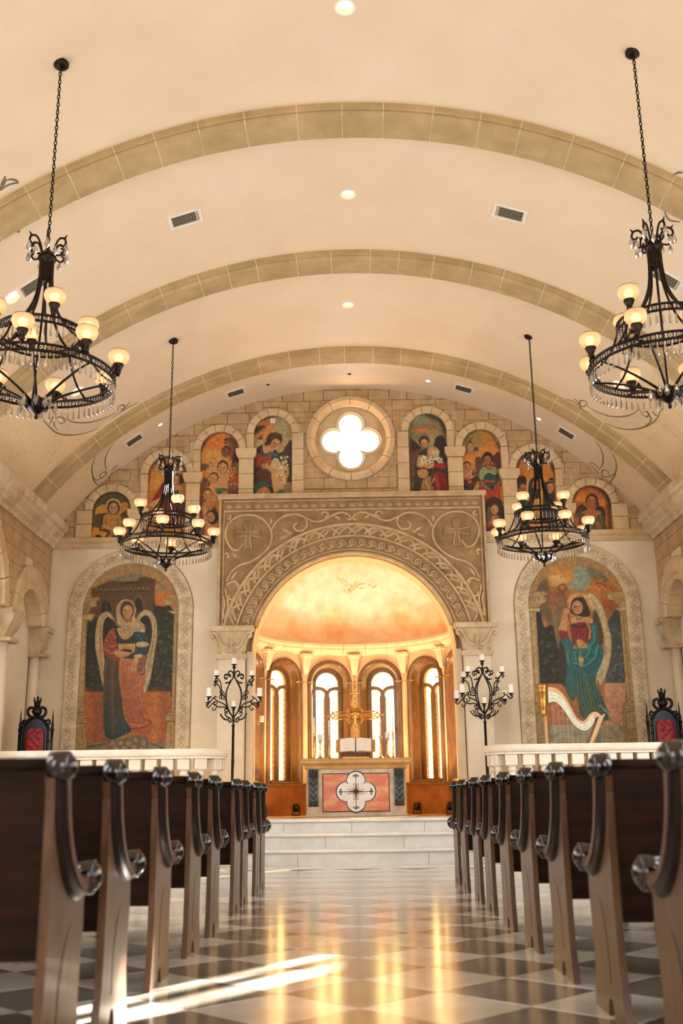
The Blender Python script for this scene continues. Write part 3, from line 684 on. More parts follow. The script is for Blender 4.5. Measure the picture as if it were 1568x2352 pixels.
for k, deg in enumerate((-75, -45, -15, 15, 45, 75)):
    a = math.radians(deg); n = Vector((math.sin(a), math.cos(a), 0)); t = Vector((math.cos(a), -math.sin(a), 0))
    f = lambda u, v, w: tuple(n*(d_+w)+t*u+Vector((0, 0, v-PZ)))
    MB().plate([(-hc-.02, WZ0-.02), (hc+.02, WZ0-.02), (hc+.02, 3.6), (-hc-.02, 3.6)], [arch(WH, WZ0, WZS, 18)], f, 0, .3).build('wall_facet', m_apse, ap)
    MB().plate([(-hc-.02, PZ-.1), (hc+.02, PZ-.1), (hc+.02, WZ0-.02), (-hc-.02, WZ0-.02)], [], f, -.02, .3).build('dado_slab', m_dado, ap)
    MB().plate([(-hc-.02, WZ0-.045), (hc+.02, WZ0-.045), (hc+.02, WZ0-.0), (-hc-.02, WZ0-.0)], [], f, -.06, .3).build('ledge', m_frame, ap)
    wn = bpy.data.objects.new('window_%d' % (k+1), None); COL.objects.link(wn)
    wn.location = Vector((0, YC, WZ0)) + n*d_; wn.rotation_euler = (0, 0, -a)
    struct(wn, ['narrow sliver of arched window at the far left of the apse', 'arched amber window on the left of the apse', 'arched amber window just left of the gold cross', 'arched amber window just right of the gold cross', 'arched amber window on the right of the apse', 'narrow sliver of arched window at the far right of the apse'][k])
    g = lambda u, v, w: (u, w, v-WZ0)
    def apath(w): return [((-w, 0, 0), (-1, 0, 0), (0, -1, 0))] + [((-w*math.cos(PI*i/20), 0, WZS-WZ0+w*math.sin(PI*i/20)), (-math.cos(PI*i/20), 0, math.sin(PI*i/20)), (0, -1, 0)) for i in range(21)] + [((w, 0, 0), (1, 0, 0), (0, -1, 0))]
    MB().sweep([(0, -.01), (0, .03), (.015, .045), (.055, .045), (.07, .03), (.07, -.01)], apath(.335)).build('casing', m_frame, wn)
    # splayed jamb narrowing outwards
    P = []; F = []
    for w_, y_ in ((WH-.005, 0.0), (.295, .10), (.285, .12), (.275, .22)):
        for o_, A, B in apath(w_): P.append((o_[0], y_, o_[2]))
    m_ = 23
    for j in range(3):
        for i in range(m_-1): F.append((j*m_+i, j*m_+i+1, (j+1)*m_+i+1, (j+1)*m_+i))
    MB().add(P, F).build('splay', m_frame, wn)
    L_ = [(-.205, WZ0+.06), (-.056, WZ0+.06), (-.056, 2.59), (-.04, 2.63), (-.041, 2.665), (-.06, 2.70), (-.1, 2.726), (-.15, 2.735), (-.205, 2.733)]
    Rr = [(-u, v) for u, v in L_][::-1]
    T_ = [(-.205, 2.80), (-.15, 2.795), (-.09, 2.785), (-.04, 2.76), (0, 2.725), (.04, 2.76), (.09, 2.785), (.15, 2.795), (.205, 2.80)] + [(.205*math.cos(PI*i/14), WZS+.205*math.sin(PI*i/14)) for i in range(15)]
    MB().plate(arch(.28, WZ0, WZS, 18), [L_, Rr, T_], g, .2, .26).build('tracery', m_frame, wn)
    for poly in (L_, Rr, T_):
        MB().plate(poly, [], g, .228, .233).build('pane', m_amber, wn)
    for poly, (u0, u1, v0, v1) in ((L_, (-.2, -.05, WZ0+.06, 2.74)), (Rr, (.05, .2, WZ0+.06, 2.74))):
        lt = MB(); stp = .075; v = v0-.2
        while v < v1:
            for sg in (-1, 1):
                ua, ub, va, vb = u0, u1, v, v+(u1-u0)*1.5
                if sg < 0: ua, ub = u1, u0
                if va < v0: q_ = (v0-va)/(vb-va); ua += (ub-ua)*q_; va = v0
                if vb > v1: q_ = (v1-va)/(vb-va); ub = ua+(ub-ua)*q_; vb = v1
                if vb > va: lt.tube([(ua, .222, va-WZ0), (ub, .222, vb-WZ0)], .0028, 4, caps=False)
            v += stp*1.3
        lt.build('lead_lattice', m_veil, wn)
    MB().box((0, .1, .02), (.66, .32, .04), .008).build('sill', m_frame, wn)
    for sg in (-1, 1): MB().box((sg*.355, -.03, WZS-WZ0), (.13, .09, .018), .004).build('impost', m_gold, wn)
# cornice ring in blocks, corbels hanging between the windows
CB = [(0, 0), (-.05, 0), (-.07, .03), (-.12, .05), (-.15, .09), (-.15, .13), (-.19, .15), (-.19, .19), (0, .19)]
for k in range(13):
    a0, a1 = -PI/2+PI*k/13+.002, -PI/2+PI*(k+1)/13-.002
    MB().sweep(CB, [((0, 0, 3.33-PZ), (math.sin(b_), math.cos(b_), 0), (0, 0, 1)) if False else ((AP*math.sin(b_), AP*math.cos(b_), 3.33-PZ), (math.sin(b_), math.cos(b_), 0), (0, 0, 1)) for b_ in [a0+(a1-a0)*t/4 for t in range(5)]]).build('cornice_block', m_apsetrim, ap)
for deg in (-60, -30, 0, 30, 60):
    a = math.radians(deg); n = Vector((math.sin(a), math.cos(a), 0)); t = Vector((math.cos(a), -math.sin(a), 0)); mb = MB(); P = []
    for z, h, dp in ((3.34, .12, .15), (3.30, .12, .15), (3.285, .09, .12), (3.0, .045, .06), (2.985, .03, .03)):
        for u, v in ((-h, 0.06), (-h, -dp), (h, -dp), (h, 0.06)): P.append(tuple(n*(AP-.02+v)+t*u+Vector((0, 0, z-PZ))))
    mb.add(P, [(i*4+c, i*4+(c+1) % 4, i*4+4+(c+1) % 4, i*4+4+c) for i in range(4) for c in range(4)] + [(0, 1, 2, 3), (16, 17, 18, 19)]).build('corbel', m_apsetrim, ap)
MB().box((-1.54, .34, 1.55), (.06, .06, .1), .006).build('wall_plate', m_wax, ap)
# warm uplights standing on the apse floor
for x, y, rz in ((-1.0, 17.75, 0), (1.0, 17.75, 0), (-1.5, 17.2, 0), (1.5, 17.2, 0)):
    nm_ = 'small black floor spotlight in the apse, ' + ('left' if x < 0 else 'right') + (' of the altar' if abs(x) < 1.2 else ' edge by the pilaster')
    u = thing('floor_uplight', nm_, 'spotlight', (x, y, PZ), group='apse floor uplights')
    MB().box((0, 0, .012), (.14, .14, .024), .004).build('base', m_black, u)
    MB().tube([(-.06, 0, .024), (-.06, 0, .15), (.06, 0, .15), (.06, 0, .024)], .008, 6).build('yoke', m_black, u)
    MB().lathe([(.02, .06), (.05, .07), (.055, .19), (.048, .19), (.045, .17), (0, .17)], (0, 0, 0), 16).build('head', m_black, u)
    lamp('uplight', 'SPOT', (x, y, PZ+.22), 150.0, (1.0, 0.73, 0.47), aim=(x*.55, y+.25, 4.6), spot_size=1.9, spot_blend=.8, shadow_soft_size=.05)
# ================================================================== PAINTED PICTURES (colour laid on fine wall meshes)
def vnoise(P, sc, seed=0):
    """smooth value noise on 2-D points"""
    r = np.random.RandomState(seed); G = r.rand(64, 64); q = np.asarray(P)*sc; i = np.floor(q).astype(int); f = q-i; f = f*f*(3-2*f)
    g = lambda a, b: G[(i[:, 0]+a) % 64, (i[:, 1]+b) % 64]
    return (g(0, 0)*(1-f[:, 0])+g(1, 0)*f[:, 0])*(1-f[:, 1])+(g(0, 1)*(1-f[:, 0])+g(1, 1)*f[:, 0])*f[:, 1]
class Canvas:
    def __init__(s, P, base): s.P = np.asarray(P, float); s.C = np.tile(np.array(base, float), (len(P), 1)); s.o = np.zeros(2); s.k = 1.0
    def frame(s, ox, oy, k): s.o = np.array([ox, oy], float); s.k = k; s.Q = (s.P-s.o)*k; return s
    def _mix(s, idx, a, col):
        a = a[:, None]; c = np.asarray(col, float)
        s.C[idx] = s.C[idx]*(1-a)+c*a
    def poly(s, pts, col, soft=3.0, sm=True, a=1.0, col2=None, ang=90):
        pts = np.array(spline(pts, 4, True) if sm and len(pts) > 3 else pts, float)
        lo, hi = pts.min(0)-soft*2, pts.max(0)+soft*2
        idx = np.where(((s.Q >= lo) & (s.Q <= hi)).all(1))[0]
        if len(idx) == 0: return s
        q = s.Q[idx]; ins = np.zeros(len(q), bool); dm = np.full(len(q), 1e9); n = len(pts)
        for i in range(n):
            p0, p1 = pts[i], pts[(i+1) % n]
            cnd = (p0[1] > q[:, 1]) != (p1[1] > q[:, 1])
            if p1[1] != p0[1]: ins ^= cnd & (q[:, 0] < (p1[0]-p0[0])*(q[:, 1]-p0[1])/(p1[1]-p0[1])+p0[0])
            d = p1-p0; L = (d@d) or 1e-9; t = np.clip(((q-p0)@d)/L, 0, 1); dm = np.minimum(dm, np.hypot(*(q-p0-t[:, None]*d).T))
        sd = np.where(ins, dm, -dm); al = np.clip(.5+sd/(2*soft), 0, 1)*a
        if col2 is None: s._mix(idx, al, col)
        else:
            u = np.array([math.cos(math.radians(ang)), math.sin(math.radians(ang))]); pr = q@u; t = np.clip((pr-(pts@u).min())/max(np.ptp(pts@u), 1e-6), 0, 1)[:, None]
            s._mix(idx, al, np.array(col, float)*(1-t)+np.array(col2, float)*t)
        return s
    def line(s, pts, w, col, a=1.0, sm=True, soft=None):
        pts = np.array(spline(pts, 5) if sm and len(pts) > 2 else pts, float); soft = soft or max(w*.35, 1.0)
        lo, hi = pts.min(0)-w-soft*2, pts.max(0)+w+soft*2
        idx = np.where(((s.Q >= lo) & (s.Q <= hi)).all(1))[0]
        if len(idx) == 0: return s
        q = s.Q[idx]; dm = np.full(len(q), 1e9)
        for p0, p1 in zip(pts[:-1], pts[1:]):
            d = p1-p0; L = (d@d) or 1e-9; t = np.clip(((q-p0)@d)/L, 0, 1); dm = np.minimum(dm, np.hypot(*(q-p0-t[:, None]*d).T))
        s._mix(idx, np.clip(.5+(w/2-dm)/(2*soft), 0, 1)*a, col); return s
    def ell(s, cx, cy, rx, ry, col, ang=0, soft=.12, a=1.0):
        q = s.Q-np.array([cx, cy]); c, n = math.cos(math.radians(ang)), math.sin(math.radians(ang))
        x, y = q[:, 0]*c+q[:, 1]*n, -q[:, 0]*n+q[:, 1]*c; r = np.hypot(x/rx, y/ry); idx = np.where(r < 1+soft*2)[0]
        s._mix(idx, np.clip(.5+(1-r[idx])/(2*soft), 0, 1)*a, col); return s
    def face(s, cx, cy, r, ang=0, skin=(198, 146, 98), hair=(52, 34, 24), look=0, hs=1.25, beard=None):
        c, n = math.cos(math.radians(ang)), math.sin(math.radians(ang))
        T = lambda u, v: (cx+r*(u*c-v*n), cy+r*(u*n+v*c))
        x, y = T(0, -.18); s.ell(x, y, r*.92*hs, r*1.12*hs, hair, ang)
        x, y = T(.05*look, .06); s.ell(x, y, r*.92, r*1.16, skin, ang)
        dk = tuple(v*.62 for v in skin); lt = tuple(min(255, v*1.13) for v in skin)
        x, y = T(-.42+.1*look, .15); s.ell(x, y, r*.24, r*.7, dk, ang, .5, .35)
        x, y = T(.12+.1*look, -.45); s.ell(x, y, r*.4, r*.3, lt, ang, .5, .7)
        for e in (-.32, .34):
            s.line([T(e-.17+.12*look, -.08), T(e+.12*look, -.16), T(e+.17+.12*look, -.08)], r*.09, (70, 44, 32), .75)
            x, y = T(e+.12*look, .02); s.ell(x, y, r*.10, r*.06, (44, 28, 22), ang)
        s.line([T(.06+.16*look, 0), T(.1+.16*look, .32), T(0+.12*look, .36)], r*.08, dk, .8)
        s.line([T(-.2+.12*look, .62), T(.02+.12*look, .66), T(.24+.12*look, .6)], r*.13, (140, 60, 46), .9)
        if beard: x, y = T(0, .85); s.ell(x, y, r*.62, r*.5, beard, ang, .3)
        return s
    def leaves(s, box, n, col, r, seed=1, a=.6):
        g = random.Random(seed)
        for _ in range(n):
            f = g.uniform(.65, 1.2); s.ell(g.uniform(box[0], box[2]), g.uniform(box[1], box[3]), r*g.uniform(.5, 1.3), r*g.uniform(.4, .9), [c*f for c in col], g.uniform(0, 180), .4, a)
        return s
    def age(s, k): s.C = s.C*(1-k)+np.array([92, 64, 38])*k; return s
    def grain(s, amt=.12, sc=.2, seed=0):
        nz = .6*vnoise(s.P, sc, seed)+.4*vnoise(s.P, sc*3.1, seed+1); s.C *= (1-amt/2+amt*nz)[:, None]; return s
def lay(name, X, F, C, mat=None, parent=None, loc=None):
    """mesh from vertices X, faces F (arrays) with colours C in sRGB"""
    me = bpy.data.meshes.new(name); nv, nf = len(X), len(F)
    me.vertices.add(nv); me.vertices.foreach_set('co', np.asarray(X, np.float32).ravel())
    me.loops.add(nf*4); me.loops.foreach_set('vertex_index', np.asarray(F, np.int32).ravel())
    me.polygons.add(nf); me.polygons.foreach_set('loop_start', np.arange(0, nf*4, 4, dtype=np.int32)); me.polygons.foreach_set('loop_total', np.full(nf, 4, np.int32)); me.polygons.foreach_set('use_smooth', np.ones(nf, bool))
    me.update(calc_edges=True)
    c = np.clip(C, 0, 255)/255.0; l = np.where(c <= .04045, c/12.92, ((c+.055)/1.055)**2.4)
    at = me.color_attributes.new('paint', 'FLOAT_COLOR', 'POINT'); at.data.foreach_set('color', np.concatenate([l, np.ones((nv, 1))], 1).astype(np.float32).ravel())
    me.materials.append(mat or m_paint); return put(name, me, parent, loc)
def arched_grid(cx, hw, z0, zs, step, y):
    nx, nz = int(2*hw/step)+1, int((zs+hw-z0)/step)+1
    xs = np.linspace(cx-hw, cx+hw, nx); zz = np.linspace(z0, zs+hw, nz); G = np.stack(np.meshgrid(xs, zz, indexing='ij'), -1)
    X = np.stack([G[..., 0], np.full(G.shape[:2], y), G[..., 1]], -1).reshape(-1, 3)
    i, j = np.meshgrid(np.arange(nx-1), np.arange(nz-1), indexing='ij'); v = (i*nz+j).ravel()
    F = np.stack([v, v+nz, v+nz+1, v+1], 1)
    cxz = X[F].mean(1); keep = (cxz[:, 2] < zs) | (np.hypot(cxz[:, 0]-cx, cxz[:, 2]-zs) < hw+.012)
    return X, F[keep]
SK = (200, 150, 100)
# ---- left great mural
def left_mural(c):
    c.frame(100, 1240, 3.92)
    c.poly([(345, 1890), (350, 1400), (395, 700), (440, 480), (540, 390), (760, 320), (900, 320), (1040, 380), (1150, 480), (1190, 640), (1140, 1890)], (132, 92, 50), 6)
    c.poly([(600, 350), (760, 310), (900, 310), (880, 360), (700, 380)], (132, 128, 98), 12).poly([(1000, 400), (1080, 410), (1180, 520), (1150, 580), (1010, 600)], (206, 122, 52), 10).ell(1060, 430, 50, 40, (150, 140, 104), soft=.5)
    c.poly([(430, 760), (432, 440), (600, 375), (860, 372), (862, 335), (1000, 350), (1002, 640), (985, 760)], (92, 70, 44), 4, False)
    c.poly([(680, 395), (860, 370), (860, 385), (690, 405)], (48, 38, 28), 3, False)
    for i in range(13): c.ell(480+38*i, 450-1.0*i, 11, 16, (132, 108, 70)).ell(480+38*i, 470-1.0*i, 8, 9, (48, 38, 26))
    c.poly([(525, 660), (527, 580), (560, 545), (600, 580), (602, 660)], (34, 36, 34), 4).line([(565, 550), (565, 660)], 6, (110, 96, 66)).poly([(815, 640), (820, 560), (850, 520), (885, 560), (890, 640)], (40, 40, 36), 5).line([(800, 640), (810, 550), (850, 505), (895, 550), (905, 640)], 12, (128, 104, 68), .8)
    c.poly([(385, 1375), (385, 800), (430, 740), (520, 690), (600, 740), (600, 1375)], (30, 36, 32), 8).poly([(940, 1375), (985, 640), (1010, 600), (1080, 600), (1190, 650), (1168, 1375)], (34, 40, 36), 8)
    c.leaves((400, 820, 560, 1350), 60, (62, 70, 56), 16, 2).leaves((1000, 700, 1160, 1340), 90, (86, 90, 62), 15, 3)
    c.poly([(350, 1370), (1145, 1365), (1140, 1825), (360, 1825)], (176, 98, 42), 4, False)
    for x, cc in ((470, (112, 62, 34)), (560, (84, 48, 30)), (1000, (206, 132, 62)), (1080, (150, 84, 44)), (400, (190, 112, 50))): c.line([(x, 1380), (x+10, 1600), (x-6, 1820)], 70, cc, .5, soft=34)
    c.poly([(350, 1822), (1140, 1822), (1140, 1895), (340, 1895)], (132, 116, 86), 4, False).line([(380, 1870), (560, 1835)], 14, (78, 66, 50)).line([(960, 1830), (1080, 1880)], 14, (84, 72, 54))
    ST, SD, SL = (176, 146, 94), (122, 94, 56), (202, 176, 124)
    for cap, neck, shaft, base, pl in (([(315, 525), (500, 515), (508, 540), (470, 560), (478, 600), (430, 605), (400, 668), (300, 690), (320, 560)], [(290, 672), (460, 668), (455, 690), (432, 728), (395, 722), (290, 705)], [(290, 700), (395, 716), (385, 860), (362, 1552), (242, 1552)], [(240, 1552), (366, 1552), (405, 1640), (235, 1655)], [(230, 1655), (375, 1650), (392, 1885), (222, 1895)]),
                                ([(1108, 492), (1230, 482), (1262, 632), (1172, 640), (1140, 592), (1092, 580), (1085, 530)], [(1110, 640), (1262, 636), (1266, 662), (1175, 668)], [(1175, 665), (1266, 660), (1240, 1552), (1150, 1552)], [(1125, 1552), (1240, 1552), (1236, 1650), (1088, 1622)], [(1112, 1640), (1232, 1645), (1226, 1885), (1088, 1885)])):
        for q_, cc in ((shaft, ST), (cap, ST), (neck, SL), (base, ST), (pl, ST)): c.poly(q_, cc, 4, False).line(q_+[q_[0]], 6, SD, .8, False)
        x0_, x1_ = shaft[0][0]+30, shaft[-1][0]+28
        c.line([(x0_, 740), (x1_, 1530)], 7, SD, .9, False).line([(x0_+50, 740), (x1_+52, 1530)], 9, SL, .7, False)
        for dy in (1580, 1605, 1625): c.line([(base[0][0]+4, dy), (base[1][0]+20, dy)], 6, SD, .7, False)
        c.line([(pl[0][0]+30, pl[0][1]+30), (pl[0][0]+28, 1850), (pl[1][0]-22, 1850), (pl[1][0]-24, pl[1][1]+30)], 5, SD, .8, False)
    for q_ in ([(440, 600), (470, 580), (462, 560), (435, 570), (440, 595)], [(1125, 560), (1098, 545), (1098, 572), (1120, 578)]): c.line(q_, 9, SL)
    for k in range(4): c.line([(330+14*k, 650), (345+22*k, 560)], 6, SD, .8)
    W, WD = (190, 168, 124), (120, 100, 68)
    c.poly([(640, 750), (575, 690), (540, 750), (530, 900), (560, 1040), (650, 960)], (30, 30, 28), 6).poly([(850, 745), (905, 685), (950, 700), (972, 800), (960, 960), (900, 1040), (860, 900)], (30, 32, 30), 6)
    c.poly([(655, 748), (600, 662), (560, 645), (500, 690), (470, 800), (465, 960), (490, 1100), (520, 1250), (550, 1355), (572, 1250), (548, 1060), (532, 900), (538, 765), (572, 695), (625, 722)], W, 4)
    c.poly([(832, 722), (868, 660), (912, 628), (972, 650), (1012, 720), (1022, 850), (1002, 1000), (975, 1180), (948, 1300), (905, 1375), (898, 1250), (935, 1050), (970, 900), (976, 785), (950, 695), (902, 682), (850, 742)], W, 4)
    for k in range(7): c.line([(500-4*k+18, 760+60*k), (490+6*k+16, 900+60*k)], 6, WD, .7).line([(1000-4*k, 760+60*k), (990-14*k, 900+60*k)], 6, WD, .7)
    c.poly([(560, 1060), (690, 1070), (705, 1400), (725, 1600), (790, 1720), (650, 1795), (552, 1745), (538, 1400)], (96, 72, 50), 5, col2=(24, 46, 46))
    for x, cc in ((590, (54, 42, 34)), (630, (120, 92, 62)), (665, (60, 46, 36))): c.line([(x, 1090), (x-12, 1400), (x, 1740)], 26, cc, .5, soft=14)
    for k in range(6): c.line([(600+26*k, 1480+20*k), (590+30*k, 1750)], 8, (58, 88, 82), .6)
    c.poly([(688, 1068), (790, 1080), (900, 1140), (918, 1240), (890, 1400), (902, 1560), (952, 1610), (985, 1690), (930, 1745), (820, 1722), (750, 1600), (702, 1400), (680, 1250)], (196, 124, 76), 5, col2=(164, 82, 42))
    for k in range(6): c.line([(720+32*k, 1100+14*k), (720+24*k, 1350), (770+26*k, 1640)], 14, (118, 62, 36), .42, soft=9).line([(735+32*k, 1110+14*k), (736+24*k, 1350), (786+26*k, 1630)], 9, (220, 158, 106), .32, soft=7)
    c.line([(800, 1700), (900, 1690), (970, 1640), (900, 1610), (880, 1560)], 14, (112, 58, 34), .8).line([(780, 1660), (870, 1670), (930, 1650)], 10, (224, 150, 92), .7)
    c.poly([(628, 770), (690, 785), (830, 820), (920, 830), (935, 930), (842, 962), (812, 1060), (700, 1050), (640, 920)], (34, 46, 48), 5).poly([(668, 790), (800, 830), (792, 862), (740, 900), (690, 872)], (198, 166, 112), 4)
    for k in range(4): c.line([(690+28*k, 812), (706+22*k, 880)], 6, (120, 86, 52), .8)
    c.poly([(630, 790), (560, 870), (535, 980), (560, 1040), (640, 1085), (692, 1060), (662, 960), (652, 880)], (148, 70, 40), 5)
    for q_ in ([(560, 900), (600, 960), (660, 940)], [(548, 980), (600, 1020), (670, 1000)], [(600, 820), (630, 880), (650, 870)]): c.line(q_, 16, (206, 130, 76), .7).line([(x+6, y+22) for x, y in q_], 10, (84, 40, 26), .7)
    c.poly([(828, 830), (912, 830), (948, 940), (892, 1045), (828, 1035), (842, 950)], (34, 64, 78), 4).line([(850, 860), (900, 920)], 14, (66, 106, 118), .7)
    c.poly([(830, 935), (860, 918), (930, 922), (948, 945), (915, 962), (850, 965)], (206, 178, 128), 4).poly([(818, 1035), (885, 1030), (885, 1058), (830, 1064)], (206, 178, 128), 4)
    c.poly([(812, 1070), (855, 1064), (842, 1165), (805, 1178), (785, 1150)], SK, 4).line([(800, 1110), (812, 1170)], 5, (120, 74, 46), .8)
    c.poly([(850, 1110), (905, 1130), (910, 1200), (870, 1220), (845, 1170)], (120, 82, 56), 4).line([(860, 1140), (895, 1150), (895, 1190), (870, 1195)], 9, (186, 136, 92))
    c.poly([(668, 962), (700, 940), (812, 940), (822, 985), (800, 1022), (700, 1012)], (190, 148, 78), 3); c.ell(745, 1002, 52, 18, (60, 36, 24))
    for k in range(6): c.poly([(672+26*k, 958), (684+26*k, 925), (698+26*k, 956)], (206, 170, 96), 3, False)
    c.poly([(640, 1010), (680, 1000), (765, 1012), (770, 1040), (700, 1060), (650, 1050)], SK, 4); c.line([(770, 1290), (835, 1285), (815, 1325), (765, 1320), (760, 1290)], 8, (160, 110, 72)).line([(800, 1280), (905, 1215)], 4, (150, 110, 70))
    c.poly([(660, 720), (655, 620), (690, 555), (745, 533), (800, 558), (832, 630), (822, 700), (902, 760), (912, 832), (850, 826), (760, 832), (690, 785), (662, 745)], (198, 174, 128), 4)
    for q_ in ([(690, 730), (760, 790), (880, 800)], [(680, 760), (740, 810), (860, 815)], [(830, 700), (870, 760), (905, 800)], [(675, 640), (690, 580), (745, 550)]): c.line(q_, 8, (126, 100, 64), .8)
    c.ell(752, 636, 62, 84, (58, 36, 24)); c.poly([(720, 690), (790, 690), (800, 730), (750, 745), (715, 725)], (166, 112, 70), 4); c.face(756, 640, 50, 4, hs=.9, hair=(70, 42, 26))
    c.poly([(580, 1795), (660, 1800), (820, 1755), (940, 1770), (946, 1890), (574, 1895)], (112, 92, 66), 3, False).line([(665, 1795), (800, 1735)], 22, (150, 118, 66))
    for x, y, r_ in ((620, 1835, 26), (690, 1830, 22), (760, 1830, 26), (830, 1800, 22), (890, 1830, 28), (650, 1875, 22), (730, 1875, 22), (810, 1865, 24), (880, 1880, 18)): c.line(spiral(x, y, r_, 5, x, 1.4, 16), 6, (182, 160, 126), sm=False)
def right_mural(c):
    c.frame(1120, 1240, 3.5)
    c.poly([(410, 1640), (395, 700), (385, 480), (440, 330), (560, 240), (700, 205), (840, 230), (960, 310), (1060, 420), (1120, 620), (1110, 1640)], (176, 116, 60), 6)
    c.poly([(385, 520), (400, 380), (480, 300), (500, 440), (520, 700)], (104, 88, 62), 14).ell(590, 290, 110, 80, (220, 158, 74), soft=.4).ell(560, 330, 60, 40, (232, 190, 120), soft=.5).poly([(690, 215), (800, 225), (830, 330), (790, 400), (690, 400), (640, 370), (690, 300)], (142, 164, 146), 14).poly([(800, 225), (900, 250), (960, 320), (860, 330)], (116, 112, 82), 14)
    c.ell(900, 380, 90, 40, (208, 124, 58), soft=.5).ell(560, 480, 70, 90, (150, 92, 52), soft=.5).ell(1000, 520, 80, 70, (160, 86, 46), soft=.5)
    for q_ in ([(860, 340), (930, 360), (1000, 390)], [(900, 350), (950, 330)], [(930, 362), (960, 395), (985, 400)], [(880, 346), (900, 385)]): c.line(q_, 5, (50, 36, 26), .9)
    c.poly([(385, 580), (420, 560), (450, 700), (520, 690), (600, 850), (620, 1160), (405, 1160)], (26, 32, 30), 8).leaves((420, 740, 580, 1130), 80, (78, 80, 56), 14, 5)
    c.poly([(960, 700), (1000, 600), (1040, 560), (1075, 650), (1100, 1150), (950, 1150)], (58, 72, 78), 8).leaves((970, 720, 1090, 1130), 80, (104, 118, 118), 14, 6)
    for k in range(5): c.line([(1005+14*k, 660), (1006+14*k, 585+8*k)], 5, (44, 40, 34))
    c.poly([(415, 1155), (620, 1155), (610, 1500), (420, 1500)], (196, 116, 74), 4, False).poly([(940, 1150), (1105, 1150), (1105, 1500), (930, 1500)], (212, 158, 120), 4, False)
    c.poly([(420, 1492), (1110, 1490), (1115, 1645), (420, 1645)], (178, 168, 130), 4, False).leaves((420, 1500, 1100, 1640), 22, (150, 158, 132), 34, 8, .5)
    for k in range(5): c.line([(560, 1510+30*k), (900, 1508+30*k)], 4, (126, 118, 86), .7, False)
    for k in range(8): c.line([(580+42*k, 1500), (574+44*k, 1640)], 4, (126, 118, 86), .6, False)
    ST, SD, SL = (182, 154, 104), (128, 100, 62), (208, 184, 134)
    for cap, neck, shaft, base, pl in (([(295, 432), (450, 410), (484, 430), (440, 462), (466, 490), (440, 505), (400, 545), (298, 545)], [(288, 552), (418, 546), (418, 576), (288, 582)], [(300, 582), (386, 576), (428, 1312), (340, 1316)], [(330, 1316), (452, 1310), (482, 1390), (340, 1402)], [(350, 1400), (472, 1392), (502, 1625), (360, 1632)]),
                                ([(950, 432), (1122, 395), (1138, 540), (1062, 545), (1000, 482), (965, 465)], [(1018, 548), (1142, 536), (1146, 562), (1060, 576)], [(1060, 576), (1152, 566), (1202, 1302), (1120, 1312)], [(1090, 1312), (1212, 1302), (1212, 1372), (1075, 1392)], [(1085, 1390), (1216, 1372), (1242, 1622), (1105, 1632)])):
        for q_, cc in ((shaft, ST), (cap, ST), (neck, SL), (base, ST), (pl, ST)): c.poly(q_, cc, 4, False).line(q_+[q_[0]], 5, SD, .8, False)
        x0_, x1_ = shaft[0][0]+26, shaft[-1][0]+26
        c.line([(x0_, 620), (x1_, 1290)], 6, SD, .9, False).line([(x0_+38, 620), (x1_+36, 1290)], 8, SL, .7, False)
        for dy in (1335, 1355, 1375): c.line([(base[0][0]+4, dy), (base[1][0]+16, dy)], 5, SD, .7, False)
        c.line([(pl[0][0]+26, pl[0][1]+26), (pl[0][0]+34, 1600), (pl[1][0]+6, 1595), (pl[1][0]-18, pl[1][1]+26)], 5, SD, .8, False)
        for k in range(4): c.line([(cap[0][0]+20+26*k, 530), (cap[0][0]+36+26*k, 462)], 6, SD, .8)
    c.line([(440, 505), (464, 488), (455, 465), (432, 474), (440, 492)], 8, SL).line([(1000, 480), (972, 470), (975, 450), (1000, 455)], 8, SL)
    c.ell(735, 505, 92, 80, (212, 166, 92)).ell(735, 510, 70, 62, (184, 132, 70)); c.ell(735, 505, 84, 72, (222, 182, 108), soft=.08, a=.3)
    c.poly([(622, 480), (570, 468), (536, 560), (530, 700), (560, 850), (605, 960), (615, 800), (600, 680), (642, 560)], (132, 106, 72), 5).poly([(800, 430), (872, 460), (930, 560), (962, 680), (992, 800), (985, 950), (950, 1080), (900, 1170), (865, 1080), (915, 950), (935, 800), (895, 650), (838, 560)], (200, 184, 136), 5)
    for k in range(8): c.line([(850+12*k, 500+50*k), (900+8*k, 600+55*k)], 6, (128, 112, 78), .7).line([(560-2*k, 520+40*k), (590, 600+40*k)], 5, (84, 66, 44), .7)
    c.poly([(860, 560), (900, 640), (930, 780), (900, 860), (850, 780), (840, 640)], (50, 42, 34), 8, a=.8)
    c.poly([(590, 790), (560, 1000), (590, 1150), (640, 1180), (640, 1000)], (46, 46, 40), 8)
    c.poly([(640, 1020), (720, 1030), (800, 1010), (872, 1080), (862, 1150), (912, 1250), (975, 1400), (970, 1452), (820, 1442), (740, 1400), (722, 1250), (680, 1300), (628, 1200)], (28, 96, 104), 5, col2=(76, 106, 84))
    for k in range(8): c.line([(700+26*k, 1060+10*k), (720+26*k, 1250), (770+28*k, 1430)], 13, (22, 50, 48), .42, soft=8).line([(712+26*k, 1070+10*k), (734+26*k, 1250), (786+26*k, 1420)], 8, (140, 160, 122), .32, soft=6)
    c.line([(780, 1080), (800, 1180), (830, 1300)], 18, (140, 116, 50), .5, soft=8)
    c.poly([(820, 650), (880, 700), (892, 830), (932, 900), (905, 1010), (862, 1080), (800, 1015), (720, 1035), (640, 1025), (630, 900), (588, 800), (640, 770), (690, 840), (790, 832), (800, 760)], (26, 102, 110), 5)
